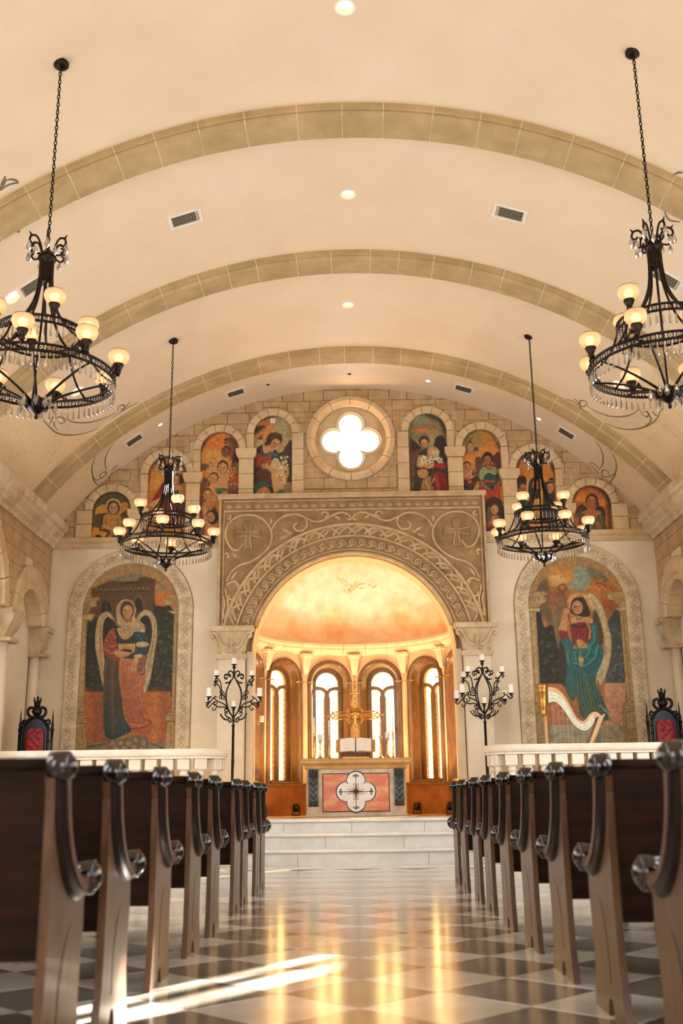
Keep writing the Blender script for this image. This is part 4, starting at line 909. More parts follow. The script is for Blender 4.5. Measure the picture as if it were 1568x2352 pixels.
    for q_ in ([(850, 700), (860, 800), (800, 870)], [(640, 890), (660, 980), (740, 1000)], [(700, 900), (720, 980), (800, 960)], [(880, 860), (860, 950), (780, 1010)], [(820, 870), (800, 930), (740, 960)]): c.line(q_, 18, (84, 164, 160), .6, soft=8).line([(x+14, y+14) for x, y in q_], 10, (12, 54, 60), .7)
    c.poly([(650, 645), (700, 610), (765, 610), (845, 640), (820, 675), (665, 685)], SK, 4); c.poly([(670, 680), (810, 668), (832, 780), (790, 830), (690, 842), (672, 760)], (116, 34, 30), 4); c.line([(672, 682), (740, 700), (808, 672)], 12, (40, 26, 22)).line([(795, 665), (820, 720), (815, 790)], 16, (190, 148, 70))
    for k in range(4): c.line([(700+26*k, 720), (706+24*k, 810)], 7, (160, 60, 48), .7)
    c.poly([(568, 740), (600, 600), (618, 560), (652, 565), (640, 640), (628, 745), (600, 780)], SK, 4).poly([(570, 730), (628, 735), (648, 770), (610, 800), (580, 775)], (128, 42, 36), 5)
    c.line([(600, 400), (640, 580), (700, 800)], 9, (104, 68, 36)).line(spiral(598, 388, 30, 30, 0, 1, 20), 9, (120, 80, 40), sm=False); c.ell(598, 388, 12, 12, (190, 120, 60))
    for k in range(12): c.line([(598+30*math.cos(k*.52), 388+30*math.sin(k*.52)), (598+42*math.cos(k*.52), 388+42*math.sin(k*.52))], 5, (96, 62, 34), 1, False)
    c.ell(630, 575, 24, 26, SK); c.poly([(672, 500), (700, 470), (762, 462), (800, 520), (822, 600), (780, 620), (690, 600), (664, 570)], (42, 28, 22), 5); c.face(720, 540, 48, -3, hs=.7, hair=(44, 30, 24), look=-.3)
    c.line([(700, 610), (735, 640), (770, 612)], 5, (60, 40, 30)); c.poly([(720, 800), (760, 810), (800, 850), (780, 872), (730, 862), (712, 830)], SK, 4); c.line([(745, 870), (742, 940), (752, 1010)], 6, (198, 158, 80)); c.ell(748, 960, 20, 20, (206, 166, 84), soft=.3); c.line([(740, 970), (742, 1015)], 9, (206, 166, 84)).line([(762, 970), (758, 1015)], 9, (206, 166, 84)); c.line([(705, 850), (690, 870), (760, 862)], 12, (180, 140, 70))
    c.ell(650, 1442, 26, 14, SK); c.line([(900, 1330), (970, 1400), (975, 1440)], 12, (190, 196, 160), .7)
# ---- the eight small pictures
def p1(c):
    c.frame(200, 1110, 13.07); c.poly([(150, 1760), (180, 900), (300, 560), (700, 300), (1100, 400), (1320, 720), (1330, 1760)], (96, 82, 50), 10)
    c.poly([(240, 960), (280, 740), (420, 660), (560, 650), (700, 860), (420, 900)], (226, 158, 66), 16).poly([(880, 900), (960, 700), (1040, 590), (1200, 580), (1240, 720), (1200, 830), (980, 930)], (222, 146, 60), 16).poly([(190, 1760), (200, 1330), (400, 1280), (600, 1500), (1000, 1600), (1330, 1250), (1330, 1760)], (224, 152, 56), 20)
    c.poly([(210, 1300), (230, 980), (440, 900), (560, 920), (460, 1290)], (92, 72, 54), 14).poly([(1000, 930), (1220, 830), (1290, 1000), (1280, 1250), (1050, 1260)], (104, 84, 60), 14); c.line([(440, 1000), (450, 1250)], 60, (34, 34, 32), .8, soft=26)
    c.poly([(480, 1290), (490, 1020), (600, 930), (760, 920), (920, 920), (1010, 1010), (1050, 1250), (940, 1340), (900, 1560), (640, 1560), (560, 1330)], (198, 146, 80), 12, col2=(176, 120, 60))
    c.line([(580, 1060), (560, 1230)], 30, (70, 50, 34), .7, soft=14).line([(910, 1060), (950, 1230)], 30, (80, 56, 36), .7, soft=14).line([(640, 1110), (760, 1090), (880, 1120)], 16, (160, 106, 54), .7)
    c.poly([(420, 1290), (520, 1250), (760, 1330), (830, 1390), (780, 1420), (640, 1370), (430, 1330)], (206, 152, 92), 10)
    c.line([(420, 1320), (400, 1400), (600, 1430), (660, 1480), (580, 1600), (640, 1650), (850, 1640), (960, 1540)], 50, (40, 32, 28)); c.ell(340, 1590, 100, 45, (34, 42, 46)); c.ell(860, 1600, 110, 45, (52, 34, 24))
    c.ell(790, 720, 190, 210, (40, 28, 22)); c.face(790, 740, 150, 6, (204, 148, 96), hs=.9, hair=(44, 30, 22))
    for k in range(11): c.ell(790+195*math.cos(PI+.3*k+.05), 660+170*math.sin(PI+.3*k+.05), 26, 34, (216, 192, 130), 30*k)
def p2(c):
    c.frame(330, 1030, 13.06); c.poly([(110, 2400), (120, 900), (250, 500), (700, 280), (1100, 400), (1260, 800), (1260, 2400)], (206, 136, 56), 20, col2=(190, 120, 44)); c.ell(400, 1000, 200, 220, (226, 160, 70), soft=.6)
    c.line([(140, 1000), (240, 560), (700, 300), (1150, 480), (1240, 800)], 70, (70, 40, 30), .6, soft=40)
    c.poly([(600, 1010), (640, 1300), (500, 1450), (230, 1610), (430, 1250)], (150, 32, 24), 12).poly([(220, 1620), (460, 1500), (520, 1560), (360, 1720), (200, 1740)], (206, 160, 104), 12)
    c.poly([(560, 1100), (760, 1050), (1080, 1080), (1240, 1400), (1240, 2300), (480, 2300), (520, 1500)], (72, 40, 40), 20); c.poly([(620, 1600), (1000, 1560), (1050, 2300), (560, 2300)], (122, 40, 38), 20)
    for k in range(6): c.line([(640+60*k, 1650), (620+70*k, 2200)], 18, (70, 24, 30), .7)
    c.poly([(760, 1100), (1080, 1100), (1060, 1280), (820, 1300)], (196, 140, 90), 12).poly([(880, 1290), (1070, 1260), (1060, 1420), (900, 1460)], (40, 78, 74), 12).poly([(1090, 1040), (1240, 1080), (1240, 1560), (1060, 1500)], (178, 128, 66), 12).ell(1130, 930, 90, 140, (64, 40, 28)); c.face(960, 930, 120, 10, (196, 146, 98), hair=(74, 48, 30))
def p3(c):
    c.frame(450, 980, 9.05); c.poly([(90, 2400), (105, 800), (180, 400), (520, 130), (860, 330), (890, 800), (890, 2400)], (228, 140, 58), 16, col2=(206, 150, 66)); c.ell(480, 330, 260, 150, (232, 130, 56), soft=.5); c.ell(400, 620, 260, 130, (226, 170, 84), soft=.5)
    c.poly([(700, 220), (840, 300), (900, 500), (890, 1500), (640, 1480), (700, 900), (780, 620), (690, 420)], (112, 72, 42), 14).poly([(90, 1150), (300, 1150), (300, 1500), (420, 1700), (480, 2400), (90, 2400)], (122, 66, 34), 18)
    c.poly([(740, 540), (860, 560), (890, 760), (760, 760)], (64, 38, 30), 12); c.line([(800, 760), (850, 780), (840, 920)], 40, (128, 108, 70)); c.leaves((600, 240, 700, 350), 16, (70, 70, 44), 22, 4, .9)
    c.line([(690, 330), (740, 480), (720, 660)], 70, (142, 88, 50)); c.face(620, 530, 92, 14, (130, 86, 54), (24, 20, 18), hs=1.12)
    c.poly([(110, 780), (260, 780), (290, 870), (120, 920)], (110, 84, 60), 10); c.poly([(230, 860), (450, 840), (480, 960), (260, 980)], (206, 152, 92), 10); c.face(350, 760, 88, -4, (212, 156, 100), (178, 124, 66), hs=1.05)
    c.poly([(470, 960), (640, 920), (700, 1080), (640, 1320), (480, 1280)], (198, 142, 86), 10); c.line([(500, 980), (560, 1110), (640, 1170)], 66, (214, 160, 102)); c.face(555, 850, 100, 6, (212, 156, 104), (36, 26, 22), hs=1.2)
    c.poly([(300, 1180), (480, 1080), (640, 1180), (630, 1300), (420, 1320)], (208, 152, 94), 10); c.face(350, 1080, 98, 28, (204, 146, 92), (40, 28, 22), hs=1.1)
    c.leaves((650, 860, 860, 1250), 60, (206, 120, 56), 26, 9, .9).leaves((650, 850, 820, 1280), 60, (232, 200, 140), 13, 10, .9).leaves((680, 1060, 860, 1160), 14, (196, 70, 34), 30, 11, .9)
    c.poly([(370, 1300), (600, 1280), (640, 1340), (540, 1380), (500, 1500), (420, 1500), (450, 1400)], (48, 88, 62), 8).line([(420, 1310), (560, 1330), (470, 1480)], 22, (116, 152, 106), .8)
    c.poly([(540, 1370), (640, 1340), (680, 1440), (620, 1500), (540, 1500)], (196, 136, 80), 8); c.line([(250, 1230), (370, 1330), (360, 1560)], 80, (206, 150, 92)); c.leaves((130, 1130, 290, 1240), 18, (130, 90, 60), 24, 12, .9)
    c.poly([(130, 1640), (220, 1540), (380, 1560), (380, 1640), (200, 1900), (140, 1800)], (190, 124, 68), 10); c.face(245, 1420, 98, -6, (206, 148, 92), (56, 38, 28), hs=1.08)
    c.line([(400, 1560), (460, 1560), (440, 1680)], 24, (186, 150, 92)).line([(330, 1680), (400, 1640)], 20, (150, 128, 84)); c.poly([(220, 2000), (400, 1900), (460, 2000), (450, 2400), (200, 2400)], (200, 134, 76), 10); c.line([(190, 1700), (200, 1900), (260, 2060)], 76, (206, 146, 88))
    c.ell(350, 1880, 120, 150, (40, 28, 24)); c.face(305, 1870, 92, -16, (200, 142, 90), (40, 28, 22), hs=1.05)
def p4(c):
    c.frame(570, 940, 10.69); c.poly([(120, 2200), (150, 700), (300, 330), (650, 190), (980, 320), (1090, 600), (1080, 2200)], (190, 160, 108), 14); c.ell(850, 450, 220, 260, (178, 164, 120), soft=.5)
    c.poly([(230, 360), (520, 230), (600, 330), (440, 430)], (190, 118, 60), 12).poly([(160, 700), (200, 440), (430, 410), (420, 520), (380, 720)], (54, 34, 26), 10); c.poly([(350, 720), (430, 500), (640, 470), (560, 640), (430, 800)], (232, 150, 60), 12)
    c.line([(180, 690), (400, 520), (560, 430)], 120, (206, 142, 84)); c.ell(570, 425, 80, 46, SK); c.line([(380, 560), (360, 700), (400, 800)], 36, (206, 146, 78)).line([(300, 560), (200, 640)], 16, (130, 80, 48), .6)
    c.poly([(1080, 810), (940, 880), (840, 1040), (700, 1080), (720, 1240), (1000, 1500), (940, 1760), (1080, 1760)], (58, 52, 46), 12).leaves((850, 900, 1060, 1700), 40, (96, 84, 66), 26, 3)
    c.poly([(240, 780), (330, 760), (350, 830), (260, 1040), (220, 1000)], (196, 184, 140), 8); c.poly([(150, 2200), (140, 1200), (280, 900), (560, 900), (720, 1100), (560, 1500), (600, 2200)], (44, 30, 28), 12)
    c.poly([(360, 880), (560, 850), (640, 990), (540, 1080), (380, 1060)], (212, 160, 104), 10); c.poly([(330, 880), (380, 1080), (560, 1040), (740, 1080), (720, 1190), (500, 1190), (300, 1080)], (44, 78, 78), 10); c.line([(400, 1090), (560, 1060), (700, 1140)], 26, (104, 142, 128), .7)
    c.poly([(170, 1340), (220, 1090), (400, 1120), (580, 1220), (540, 1360), (300, 1440)], (128, 48, 30), 10).leaves((190, 1110, 560, 1340), 50, (216, 112, 66), 20, 5, .8); c.poly([(240, 1500), (480, 1440), (560, 1700), (440, 1800), (220, 1660)], (84, 36, 30), 12)
    c.poly([(540, 1380), (620, 1210), (740, 1230), (780, 1400), (740, 1500), (620, 1470)], (206, 190, 144), 8).leaves((800, 1160, 970, 1480), 34, (224, 200, 150), 34, 6, .9)
    for q_ in ([(640, 1260), (600, 1400)], [(700, 1260), (720, 1420)]): c.line(q_, 12, (130, 112, 76), .7)
    c.line([(460, 1390), (580, 1500), (700, 1600)], 110, (210, 152, 94)); 
    for k in range(4): c.line([(470, 1340+34*k), (330+6*k, 1360+30*k)], 26, (206, 144, 86))
    c.ell(640, 740, 190, 170, (64, 42, 28)).leaves((520, 610, 820, 740), 26, (92, 62, 40), 34, 8, .8); c.line([(440, 860), (520, 760)], 80, (48, 34, 26)); c.face(665, 850, 120, 24, (206, 150, 98), (64, 42, 28), hs=.95, look=.4)
    c.poly([(640, 1960), (680, 1820), (840, 1780), (900, 1900), (860, 2000), (660, 2010)], (214, 160, 106), 10); c.line([(620, 1680), (640, 1900), (760, 1920)], 78, (212, 156, 98)).ell(610, 1660, 46, 60, SK); c.face(810, 1670, 108, -4, (222, 174, 120), (214, 184, 128), hs=1.12)
    c.poly([(150, 2000), (160, 1840), (400, 1760), (560, 1900), (420, 1930), (200, 2060)], (48, 78, 66), 10); c.poly([(120, 2200), (200, 2030), (380, 1900), (520, 1980), (560, 2200)], (196, 122, 52), 10).ell(400, 2100, 100, 110, (214, 160, 92), soft=.3); c.poly([(620, 2200), (680, 2060), (840, 1960), (900, 2200)], (96, 112, 90), 10).poly([(860, 1900), (1060, 1800), (1060, 2200), (900, 2180)], (146, 126, 86), 14)
def p5(c):
    c.frame(925, 935, 10.69); c.poly([(150, 2200), (130, 600), (260, 300), (600, 180), (920, 320), (1060, 640), (1100, 2200)], (132, 122, 88), 14); c.ell(430, 320, 200, 110, (146, 152, 116), soft=.5).ell(500, 580, 260, 60, (222, 130, 66), soft=.5).ell(740, 640, 160, 200, (166, 140, 88), soft=.5)
    c.line([(600, 200), (900, 320), (1040, 620)], 80, (30, 28, 26), .7, soft=40)
    for k in range(7): c.line([(450+60*k, 470+12*k), (470+52*k, 390+10*k)], 14, (120, 78, 40))
    c.line([(440, 470), (600, 530), (800, 540)], 26, (170, 110, 56))
    c.poly([(160, 2200), (150, 850), (260, 830), (460, 1010), (360, 1300), (440, 2200)], (94, 66, 50), 14).poly([(210, 840), (300, 850), (440, 1000), (240, 1080)], (46, 38, 34), 10).leaves((180, 1150, 380, 2100), 40, (128, 104, 76), 36, 6, .5)
    c.poly([(800, 760), (980, 700), (1060, 900), (1080, 1300), (960, 1300), (760, 1000)], (44, 40, 38), 12); c.poly([(340, 2200), (330, 1250), (600, 1000), (860, 1020), (1050, 1300), (1100, 2200)], (54, 42, 34), 14)
    c.poly([(600, 1040), (700, 960), (860, 1020), (880, 1180), (640, 1200)], (204, 154, 100), 10).poly([(720, 1080), (880, 1060), (870, 1200), (760, 1230)], (206, 186, 140), 8)
    c.poly([(350, 1460), (360, 1250), (420, 1180), (600, 1400), (560, 1480)], (186, 144, 88), 10).poly([(360, 1560), (560, 1520), (620, 1640), (540, 1740), (400, 1720)], (190, 140, 78), 10)
    c.leaves((440, 1220, 960, 1400), 26, (224, 206, 160), 56, 7, .95)
    for x, y in ((500, 1290), (690, 1310), (880, 1290), (600, 1350)): c.ell(x, y, 66, 54, (230, 212, 168)).ell(x+14, y+10, 26, 20, (96, 70, 48))
    c.poly([(730, 1450), (860, 1390), (1020, 1380), (1020, 1510), (860, 1490)], (160, 30, 26), 10).poly([(760, 1640), (940, 1620), (1060, 1700), (1100, 2200), (840, 2160)], (132, 28, 24), 12); c.line([(780, 1680), (850, 1900), (900, 2100)], 60, (190, 72, 40), .8, soft=24).line([(900, 1660), (960, 1900), (1000, 2100)], 40, (90, 16, 18), .8, soft=18)
    c.poly([(530, 1440), (620, 1390), (760, 1440), (700, 1500), (580, 1510)], SK, 8); c.poly([(480, 1800), (700, 1700), (720, 1900), (800, 2200), (460, 2200)], (166, 122, 66), 12).line([(560, 1820), (640, 1980), (740, 2180)], 46, (206, 176, 120), .8).line([(700, 1740), (720, 1900)], 40, (36, 28, 24), .8).line([(760, 1760), (720, 1860)], 30, (206, 176, 120))
    c.ell(690, 830, 90, 130, (170, 160, 116), soft=.3); c.ell(520, 830, 130, 130, (60, 42, 32)); c.face(530, 880, 92, -22, (206, 152, 102), (60, 42, 32), hs=1.0, look=.2); c.line([(330, 830), (400, 930)], 26, (196, 150, 84))
def p6(c):
    c.frame(1050, 970, 8.71); c.poly([(100, 2300), (100, 500), (200, 260), (450, 130), (720, 250), (840, 550), (900, 2300)], (206, 136, 56), 14); c.ell(360, 330, 200, 130, (160, 134, 88), soft=.5).ell(640, 360, 160, 130, (196, 132, 64), soft=.5).ell(620, 600, 200, 90, (228, 150, 62), soft=.5); c.line([(120, 460), (240, 240), (450, 150), (700, 250), (820, 520)], 40, (60, 44, 30), .6, soft=24)
    c.poly([(130, 620), (120, 420), (280, 330), (330, 560), (360, 660)], (150, 112, 76), 10); c.line([(160, 520), (290, 300)], 14, (50, 34, 26)); c.face(262, 490, 68, -6, (196, 152, 112), (78, 54, 42), hs=1.1); c.poly([(330, 500), (420, 500), (420, 570), (340, 580)], (104, 72, 50), 8)
    c.ell(250, 720, 130, 90, (222, 130, 52), soft=.4); c.poly([(110, 1440), (110, 1080), (260, 960), (380, 1000), (480, 1440)], (40, 30, 26), 10).poly([(130, 1130), (150, 990), (260, 930), (300, 1100), (220, 1150)], (196, 130, 84), 8); c.face(185, 890, 78, 12, (190, 128, 84), (24, 18, 18), hs=1.1, look=.7); c.leaves((220, 950, 380, 1110), 24, (206, 150, 110), 22, 4, .9)
    c.leaves((150, 1130, 420, 1420), 40, (90, 70, 50), 26, 5, .8).leaves((330, 1280, 420, 1340), 10, (220, 200, 150), 26, 6, .9); c.ell(250, 1190, 46, 40, (196, 70, 40)).poly([(350, 1270), (450, 1140), (480, 1260), (400, 1300)], (214, 130, 44), 8)
    c.poly([(360, 720), (470, 700), (520, 800), (420, 1050), (370, 940)], (96, 62, 44), 8).poly([(700, 720), (830, 590), (860, 900), (760, 900)], (84, 42, 34), 10); c.poly([(420, 1120), (480, 900), (600, 850), (760, 880), (860, 1200), (840, 1300), (560, 1400), (470, 1280)], (34, 30, 30), 10)
    c.poly([(500, 1180), (560, 1340), (660, 1360), (760, 1300), (830, 1180), (860, 1440), (840, 1560), (600, 1620), (500, 1440), (430, 1420), (450, 1300)], (176, 60, 32), 10); c.line([(560, 1400), (640, 1540), (800, 1480)], 40, (210, 96, 46), .8, soft=18).line([(440, 1420), (540, 1300)], 60, (150, 44, 34), .8, soft=26)
    c.poly([(540, 1050), (770, 1040), (790, 1180), (740, 1270), (600, 1280), (540, 1180)], (24, 74, 74), 8); c.line([(550, 1180), (740, 1180)], 50, (190, 62, 34), sm=False)
    c.poly([(440, 1130), (450, 960), (540, 880), (640, 960), (740, 880), (790, 960), (770, 1050), (640, 1010), (540, 1060), (520, 1150)], (142, 158, 106), 8); c.line([(530, 1040), (640, 1000), (740, 1050)], 12, (196, 196, 150)); c.poly([(560, 880), (640, 860), (720, 880), (650, 970)], (158, 98, 60), 8)
    c.line([(480, 1190), (560, 1290), (640, 1340)], 60, (170, 104, 62)).line([(830, 1200), (740, 1310)], 44, (150, 90, 54)); c.ell(605, 720, 110, 130, (26, 20, 18)); c.face(600, 755, 84, 4, (164, 104, 64), (26, 20, 18), hs=1.0)
    c.poly([(560, 1600), (880, 1560), (930, 2300), (580, 2300)], (50, 30, 26), 10).poly([(590, 2020), (640, 1900), (720, 1880), (880, 1940), (900, 2100), (640, 2160)], (150, 92, 58), 10); c.line([(680, 2010), (740, 1870)], 50, (196, 138, 88)).line([(820, 1980), (790, 1870)], 40, (180, 120, 76)); c.poly([(590, 1960), (600, 1720), (660, 1700), (700, 1860), (650, 1940)], (112, 84, 58), 10); c.poly([(580, 2300), (600, 2100), (900, 2120), (920, 2300)], (120, 34, 24), 12); c.face(745, 1745, 78, 2, (210, 154, 98), (128, 76, 40), hs=1.12)
def p7(c):
    c.frame(1170, 1020, 13.07); c.poly([(200, 2300), (190, 800), (320, 420), (760, 230), (1150, 420), (1310, 800), (1350, 2300)], (206, 126, 44), 16); c.ell(700, 420, 400, 130, (130, 110, 70), soft=.5).line([(210, 700), (340, 420), (760, 250), (1150, 440), (1300, 760)], 80, (44, 34, 28), .7, soft=40)
    c.poly([(200, 1700), (200, 1050), (400, 960), (500, 1100), (460, 1500)], (80, 44, 28), 14); c.ell(380, 1080, 120, 120, (44, 28, 22)).ell(400, 1270, 80, 70, (190, 120, 66), soft=.3).ell(350, 1400, 90, 90, (176, 104, 54), soft=.3)
    c.poly([(480, 1500), (520, 1150), (680, 930), (900, 980), (1000, 1300), (1000, 1800), (640, 1720)], (206, 150, 86), 12); c.poly([(560, 1500), (590, 1150), (720, 990), (900, 1050), (900, 1600), (640, 1600)], (34, 26, 22), 12); c.face(780, 1220, 120, 0, (186, 120, 70), (34, 26, 22), hs=1.05)
    c.poly([(230, 2300), (280, 1600), (460, 1540), (680, 1720), (800, 2300)], (18, 66, 70), 14); c.line([(480, 1520), (560, 1680), (700, 1740)], 90, (206, 138, 76)); c.line([(340, 1650), (400, 1800), (380, 2000)], 30, (60, 120, 116), .7)
    c.poly([(1000, 1250), (1100, 1150), (1320, 1150), (1350, 2300), (1050, 2300)], (44, 32, 26), 12); c.poly([(1160, 1180), (1310, 1160), (1310, 1400), (1180, 1480)], (190, 130, 78), 10); c.face(1215, 1270, 95, 0, (196, 138, 86), (40, 26, 20), hs=1.0); c.poly([(1100, 1160), (1180, 1110), (1180, 1040), (1310, 1020), (1320, 1160)], (48, 30, 26), 10); c.line([(1180, 1110), (1310, 1105)], 20, (206, 160, 96)); c.line([(1230, 1560), (1190, 1650), (1230, 1720)], 30, (150, 88, 48)); c.poly([(1080, 1650), (1350, 1650), (1350, 2300), (900, 2300)], (40, 52, 50), 14); c.poly([(650, 1900), (740, 1800), (820, 2300), (600, 2300)], (150, 128, 56), 12)
def p8(c):
    c.frame(1295, 1100, 12.54); c.poly([(220, 1560), (215, 600), (400, 280), (720, 170), (1060, 320), (1260, 620), (1370, 1560)], (190, 104, 40), 14); c.ell(470, 540, 160, 120, (226, 140, 50), soft=.5).ell(1100, 680, 130, 110, (226, 138, 48), soft=.5); c.line([(240, 560), (420, 280), (720, 200), (1050, 330), (1250, 640), (1330, 1500)], 90, (44, 32, 28), .7, soft=44)
    c.poly([(330, 1080), (400, 800), (520, 740), (690, 890), (560, 1000), (460, 1080)], (44, 48, 40), 10).poly([(960, 880), (1060, 790), (1160, 880), (1190, 1100), (1150, 1350), (1050, 1060)], (36, 42, 38), 10); c.line([(400, 820), (520, 710), (660, 860)], 24, (128, 92, 56)).line([(1040, 790), (1140, 840), (1190, 1000)], 16, (128, 92, 56)); c.leaves((340, 860, 480, 1080), 14, (112, 92, 66), 34, 3, .6)
    c.poly([(490, 980), (680, 890), (980, 900), (1080, 1000), (980, 1120), (820, 1280), (680, 1120)], (176, 108, 58), 10); c.poly([(470, 1540), (440, 1080), (520, 990), (700, 1130), (820, 1300), (920, 1100), (1080, 1000), (1160, 1200), (1200, 1540)], (92, 80, 48), 10)
    for q_ in ([(960, 1180), (1060, 1250), (1140, 1460)], [(720, 1300), (760, 1440)], [(1040, 1080), (1120, 1250)], [(820, 1400), (860, 1530)]): c.line(q_, 26, (128, 120, 74), .7, soft=10).line([(x+30, y) for x, y in q_], 16, (46, 36, 26), .8)
    c.poly([(900, 1240), (1000, 1240), (1080, 1420), (1040, 1500), (960, 1440)], (150, 106, 62), 10); c.poly([(700, 1180), (790, 1180), (800, 1420), (720, 1500)], (156, 94, 52), 12); c.line([(810, 1100), (820, 1260)], 30, (44, 28, 22), .8); c.poly([(720, 760), (900, 760), (920, 920), (800, 980), (710, 900)], (176, 108, 60), 8); c.ell(800, 620, 170, 190, (44, 28, 24)); c.line([(940, 640), (980, 760), (930, 880)], 60, (40, 26, 22)); c.face(790, 640, 135, -2, (186, 116, 66), (44, 28, 24), hs=.98)
SMALL = [(p1, 'arched painting of a smiling cherub in a flower wreath'), (p2, 'arched painting with a red banner behind the left chandelier'), (p3, 'tall arched painting of five curly cherubs with fruit'), (p4, 'arched painting of an angel reaching up above a blond child'),
         (p5, 'arched painting of a bowing angel with white lilies and red robe'), (p6, 'tall arched painting of a smiling girl in a green blouse'), (p7, 'arched painting of veiled figures behind the right chandelier'), (p8, 'arched painting of a lone winged figure looking up')]
for (fn, lb), (cx, top, bot) in zip(SMALL, NICHE):
    X, F = arched_grid(cx, PW+.01, bot, top-PW, .0072, WY-.028)
    c = Canvas(pix(X), (60, 40, 28)); fn(c); c.frame(0, 0, 1).age(.10).grain(.3, .25, 3)
    tag(lay('arched_painting', X-np.array([cx, WY-.028, bot]), F, c.C, loc=(cx, WY-.028, bot)), lb, 'painting', 'small arched paintings over the string course')
# ---- two great murals with vine painted arch bands
m_band = M('band_paint', (255, 255, 255), (232, 224, 214), 12, rough=.8, attr='paint', bump=.05)
MH, MZS = .775, 3.825
for s, fn, lb, lb2 in ((-1, left_mural, 'large arched mural of a hooded winged woman holding a crown', 'pale arched border with painted vine around the hooded angel mural'), (1, right_mural, 'large arched mural of a haloed angel in teal with staff and keys', 'pale arched border with painted vine around the teal angel mural')):
    cx = s*3.61; z0 = 1.0
    X, F = arched_grid(cx, MH+.01, z0, MZS, .0075, WY-.006)
    c = Canvas(pix(X), (176, 140, 90)); fn(c); c.frame(0, 0, 1).age(.14).grain(.34, .16, 5)
    # painted soffit line of the picture's own arch
    tag(lay('angel_mural', X-np.array([cx, WY-.006, z0]), F, c.C, loc=(cx, WY-.006, z0)), lb, 'mural')
    b0, b1 = MH, 1.02; Ls = MZS-z0; La = PI*(b0+b1)/2; LT = 2*Ls+La; nu, nv = int(LT/.0065), 36
    U, V = np.meshgrid(np.linspace(0, LT, nu), np.linspace(0, 1, nv), indexing='ij')
    r = b0+(b1-b0)*V; a = np.clip((U-Ls)/La, 0, 1)*PI
    XX = np.where(U < Ls, -r, np.where(U > Ls+La, r, -r*np.cos(a))); ZZ = np.where(U < Ls, z0+U, np.where(U > Ls+La, z0+LT-U, MZS+r*np.sin(a)))
    dep = -.035-.012*np.sin(PI*np.clip(V*1.0, 0, 1))**.3; dep = np.where(V < .04, -.0, dep); dep = np.where(V > .97, -.0, dep)
    Xb = np.stack([XX, dep, ZZ-z0], -1).reshape(-1, 3); i, j = np.meshgrid(np.arange(nu-1), np.arange(nv-1), indexing='ij'); v = (i*nv+j).ravel()
    c = Canvas(np.stack([U.ravel()*1000, (V.ravel()-.5)*(b1-b0)*1000], 1), (224, 204, 168)).frame(0, 0, 1)
    u0 = 60.0; k = 0; VC = (134, 114, 84)
    while u0 < LT*1000:
        sg = 1 if k % 2 else -1
        c.line([(u0, -30*sg), (u0+30, 20*sg), (u0+75, 34*sg), (u0+110, 10*sg), (u0+140, -28*sg), (u0+165, -34*sg)], 7, VC, .85)
        c.line(spiral(u0+80, 4*sg, 26, 6, 1.2*sg, .9*sg, 12), 5, VC, .8, False).line([(u0+110, 10*sg), (u0+128, 44*sg), (u0+160, 50*sg)], 8, VC, .8).line([(u0+50, 30*sg), (u0+36, 56*sg), (u0+60, 62*sg)], 7, VC, .7)
        c.line([(u0+20, 0), (u0+48, -22*sg), (u0+70, -50*sg)], 8, VC, .75).ell(u0+125, -56*sg, 5, 5, VC).ell(u0+92, 62*sg, 4, 4, VC)
        u0 += 165; k += 1
    c.C *= (1-.16*vnoise(c.P, .012, 8))[:, None]
    bd = lay('vine_border', Xb, np.stack([v, v+1, v+nv+1, v+nv], 1), c.C, m_band, None, (cx, WY, z0)); tag(bd, lb2, 'border')
# ---- apse semi-dome with painted clouds, rays and a dove
na_, ne_ = 200, 110
A, E = np.meshgrid(np.linspace(-PI/2, PI/2, na_), np.linspace(0, PI/2*.999, ne_), indexing='ij')
X = np.stack([AP*np.sin(A)*np.cos(E), AP*np.cos(A)*np.cos(E), AP*np.sin(E)+3.5-PZ], -1).reshape(-1, 3)
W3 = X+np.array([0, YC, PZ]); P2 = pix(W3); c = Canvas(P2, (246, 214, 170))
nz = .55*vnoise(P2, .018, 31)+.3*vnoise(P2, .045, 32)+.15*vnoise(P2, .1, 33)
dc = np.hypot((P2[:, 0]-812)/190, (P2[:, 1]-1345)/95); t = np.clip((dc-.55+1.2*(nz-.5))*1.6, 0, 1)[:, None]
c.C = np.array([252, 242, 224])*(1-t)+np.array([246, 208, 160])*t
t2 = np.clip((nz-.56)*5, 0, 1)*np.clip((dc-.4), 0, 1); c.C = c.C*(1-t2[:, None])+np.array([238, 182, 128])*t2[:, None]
c.frame(570, 1260, 3.2)
for k in range(22):
    a = k*2*PI/22+.1; c.line([(780+110*math.cos(a), 270+70*math.sin(a)), (780+360*math.cos(a), 270+230*math.sin(a))], 6, (254, 244, 224), .55, False, 4)
DV = (214, 152, 92)
for q_ in ([(655, 215), (700, 230), (745, 262), (775, 268)], [(655, 215), (690, 250), (730, 275), (770, 280)], [(812, 258), (860, 262), (910, 270), (945, 276)], [(945, 276), (890, 292), (830, 290), (806, 282)], [(775, 268), (795, 240), (812, 240), (815, 256), (800, 285), (770, 300), (745, 310)], [(745, 310), (715, 325)], [(750, 312), (740, 335)], [(758, 310), (762, 332)], [(738, 300), (700, 312)], [(760, 268), (745, 300)]): c.line(q_, 5, DV, .9)
c.ell(782, 272, 26, 16, (238, 196, 146), -30, .4, .8)
i, j = np.meshgrid(np.arange(na_-1), np.arange(ne_-1), indexing='ij'); v = (i*ne_+j).ravel()
m_dome = M('dome_paint', (255, 255, 255), (244, 236, 226), 5, rough=.75, attr='paint')
lay('painted_dome', X, np.stack([v, v+1, v+ne_+1, v+ne_], 1), c.C, m_dome, ap)
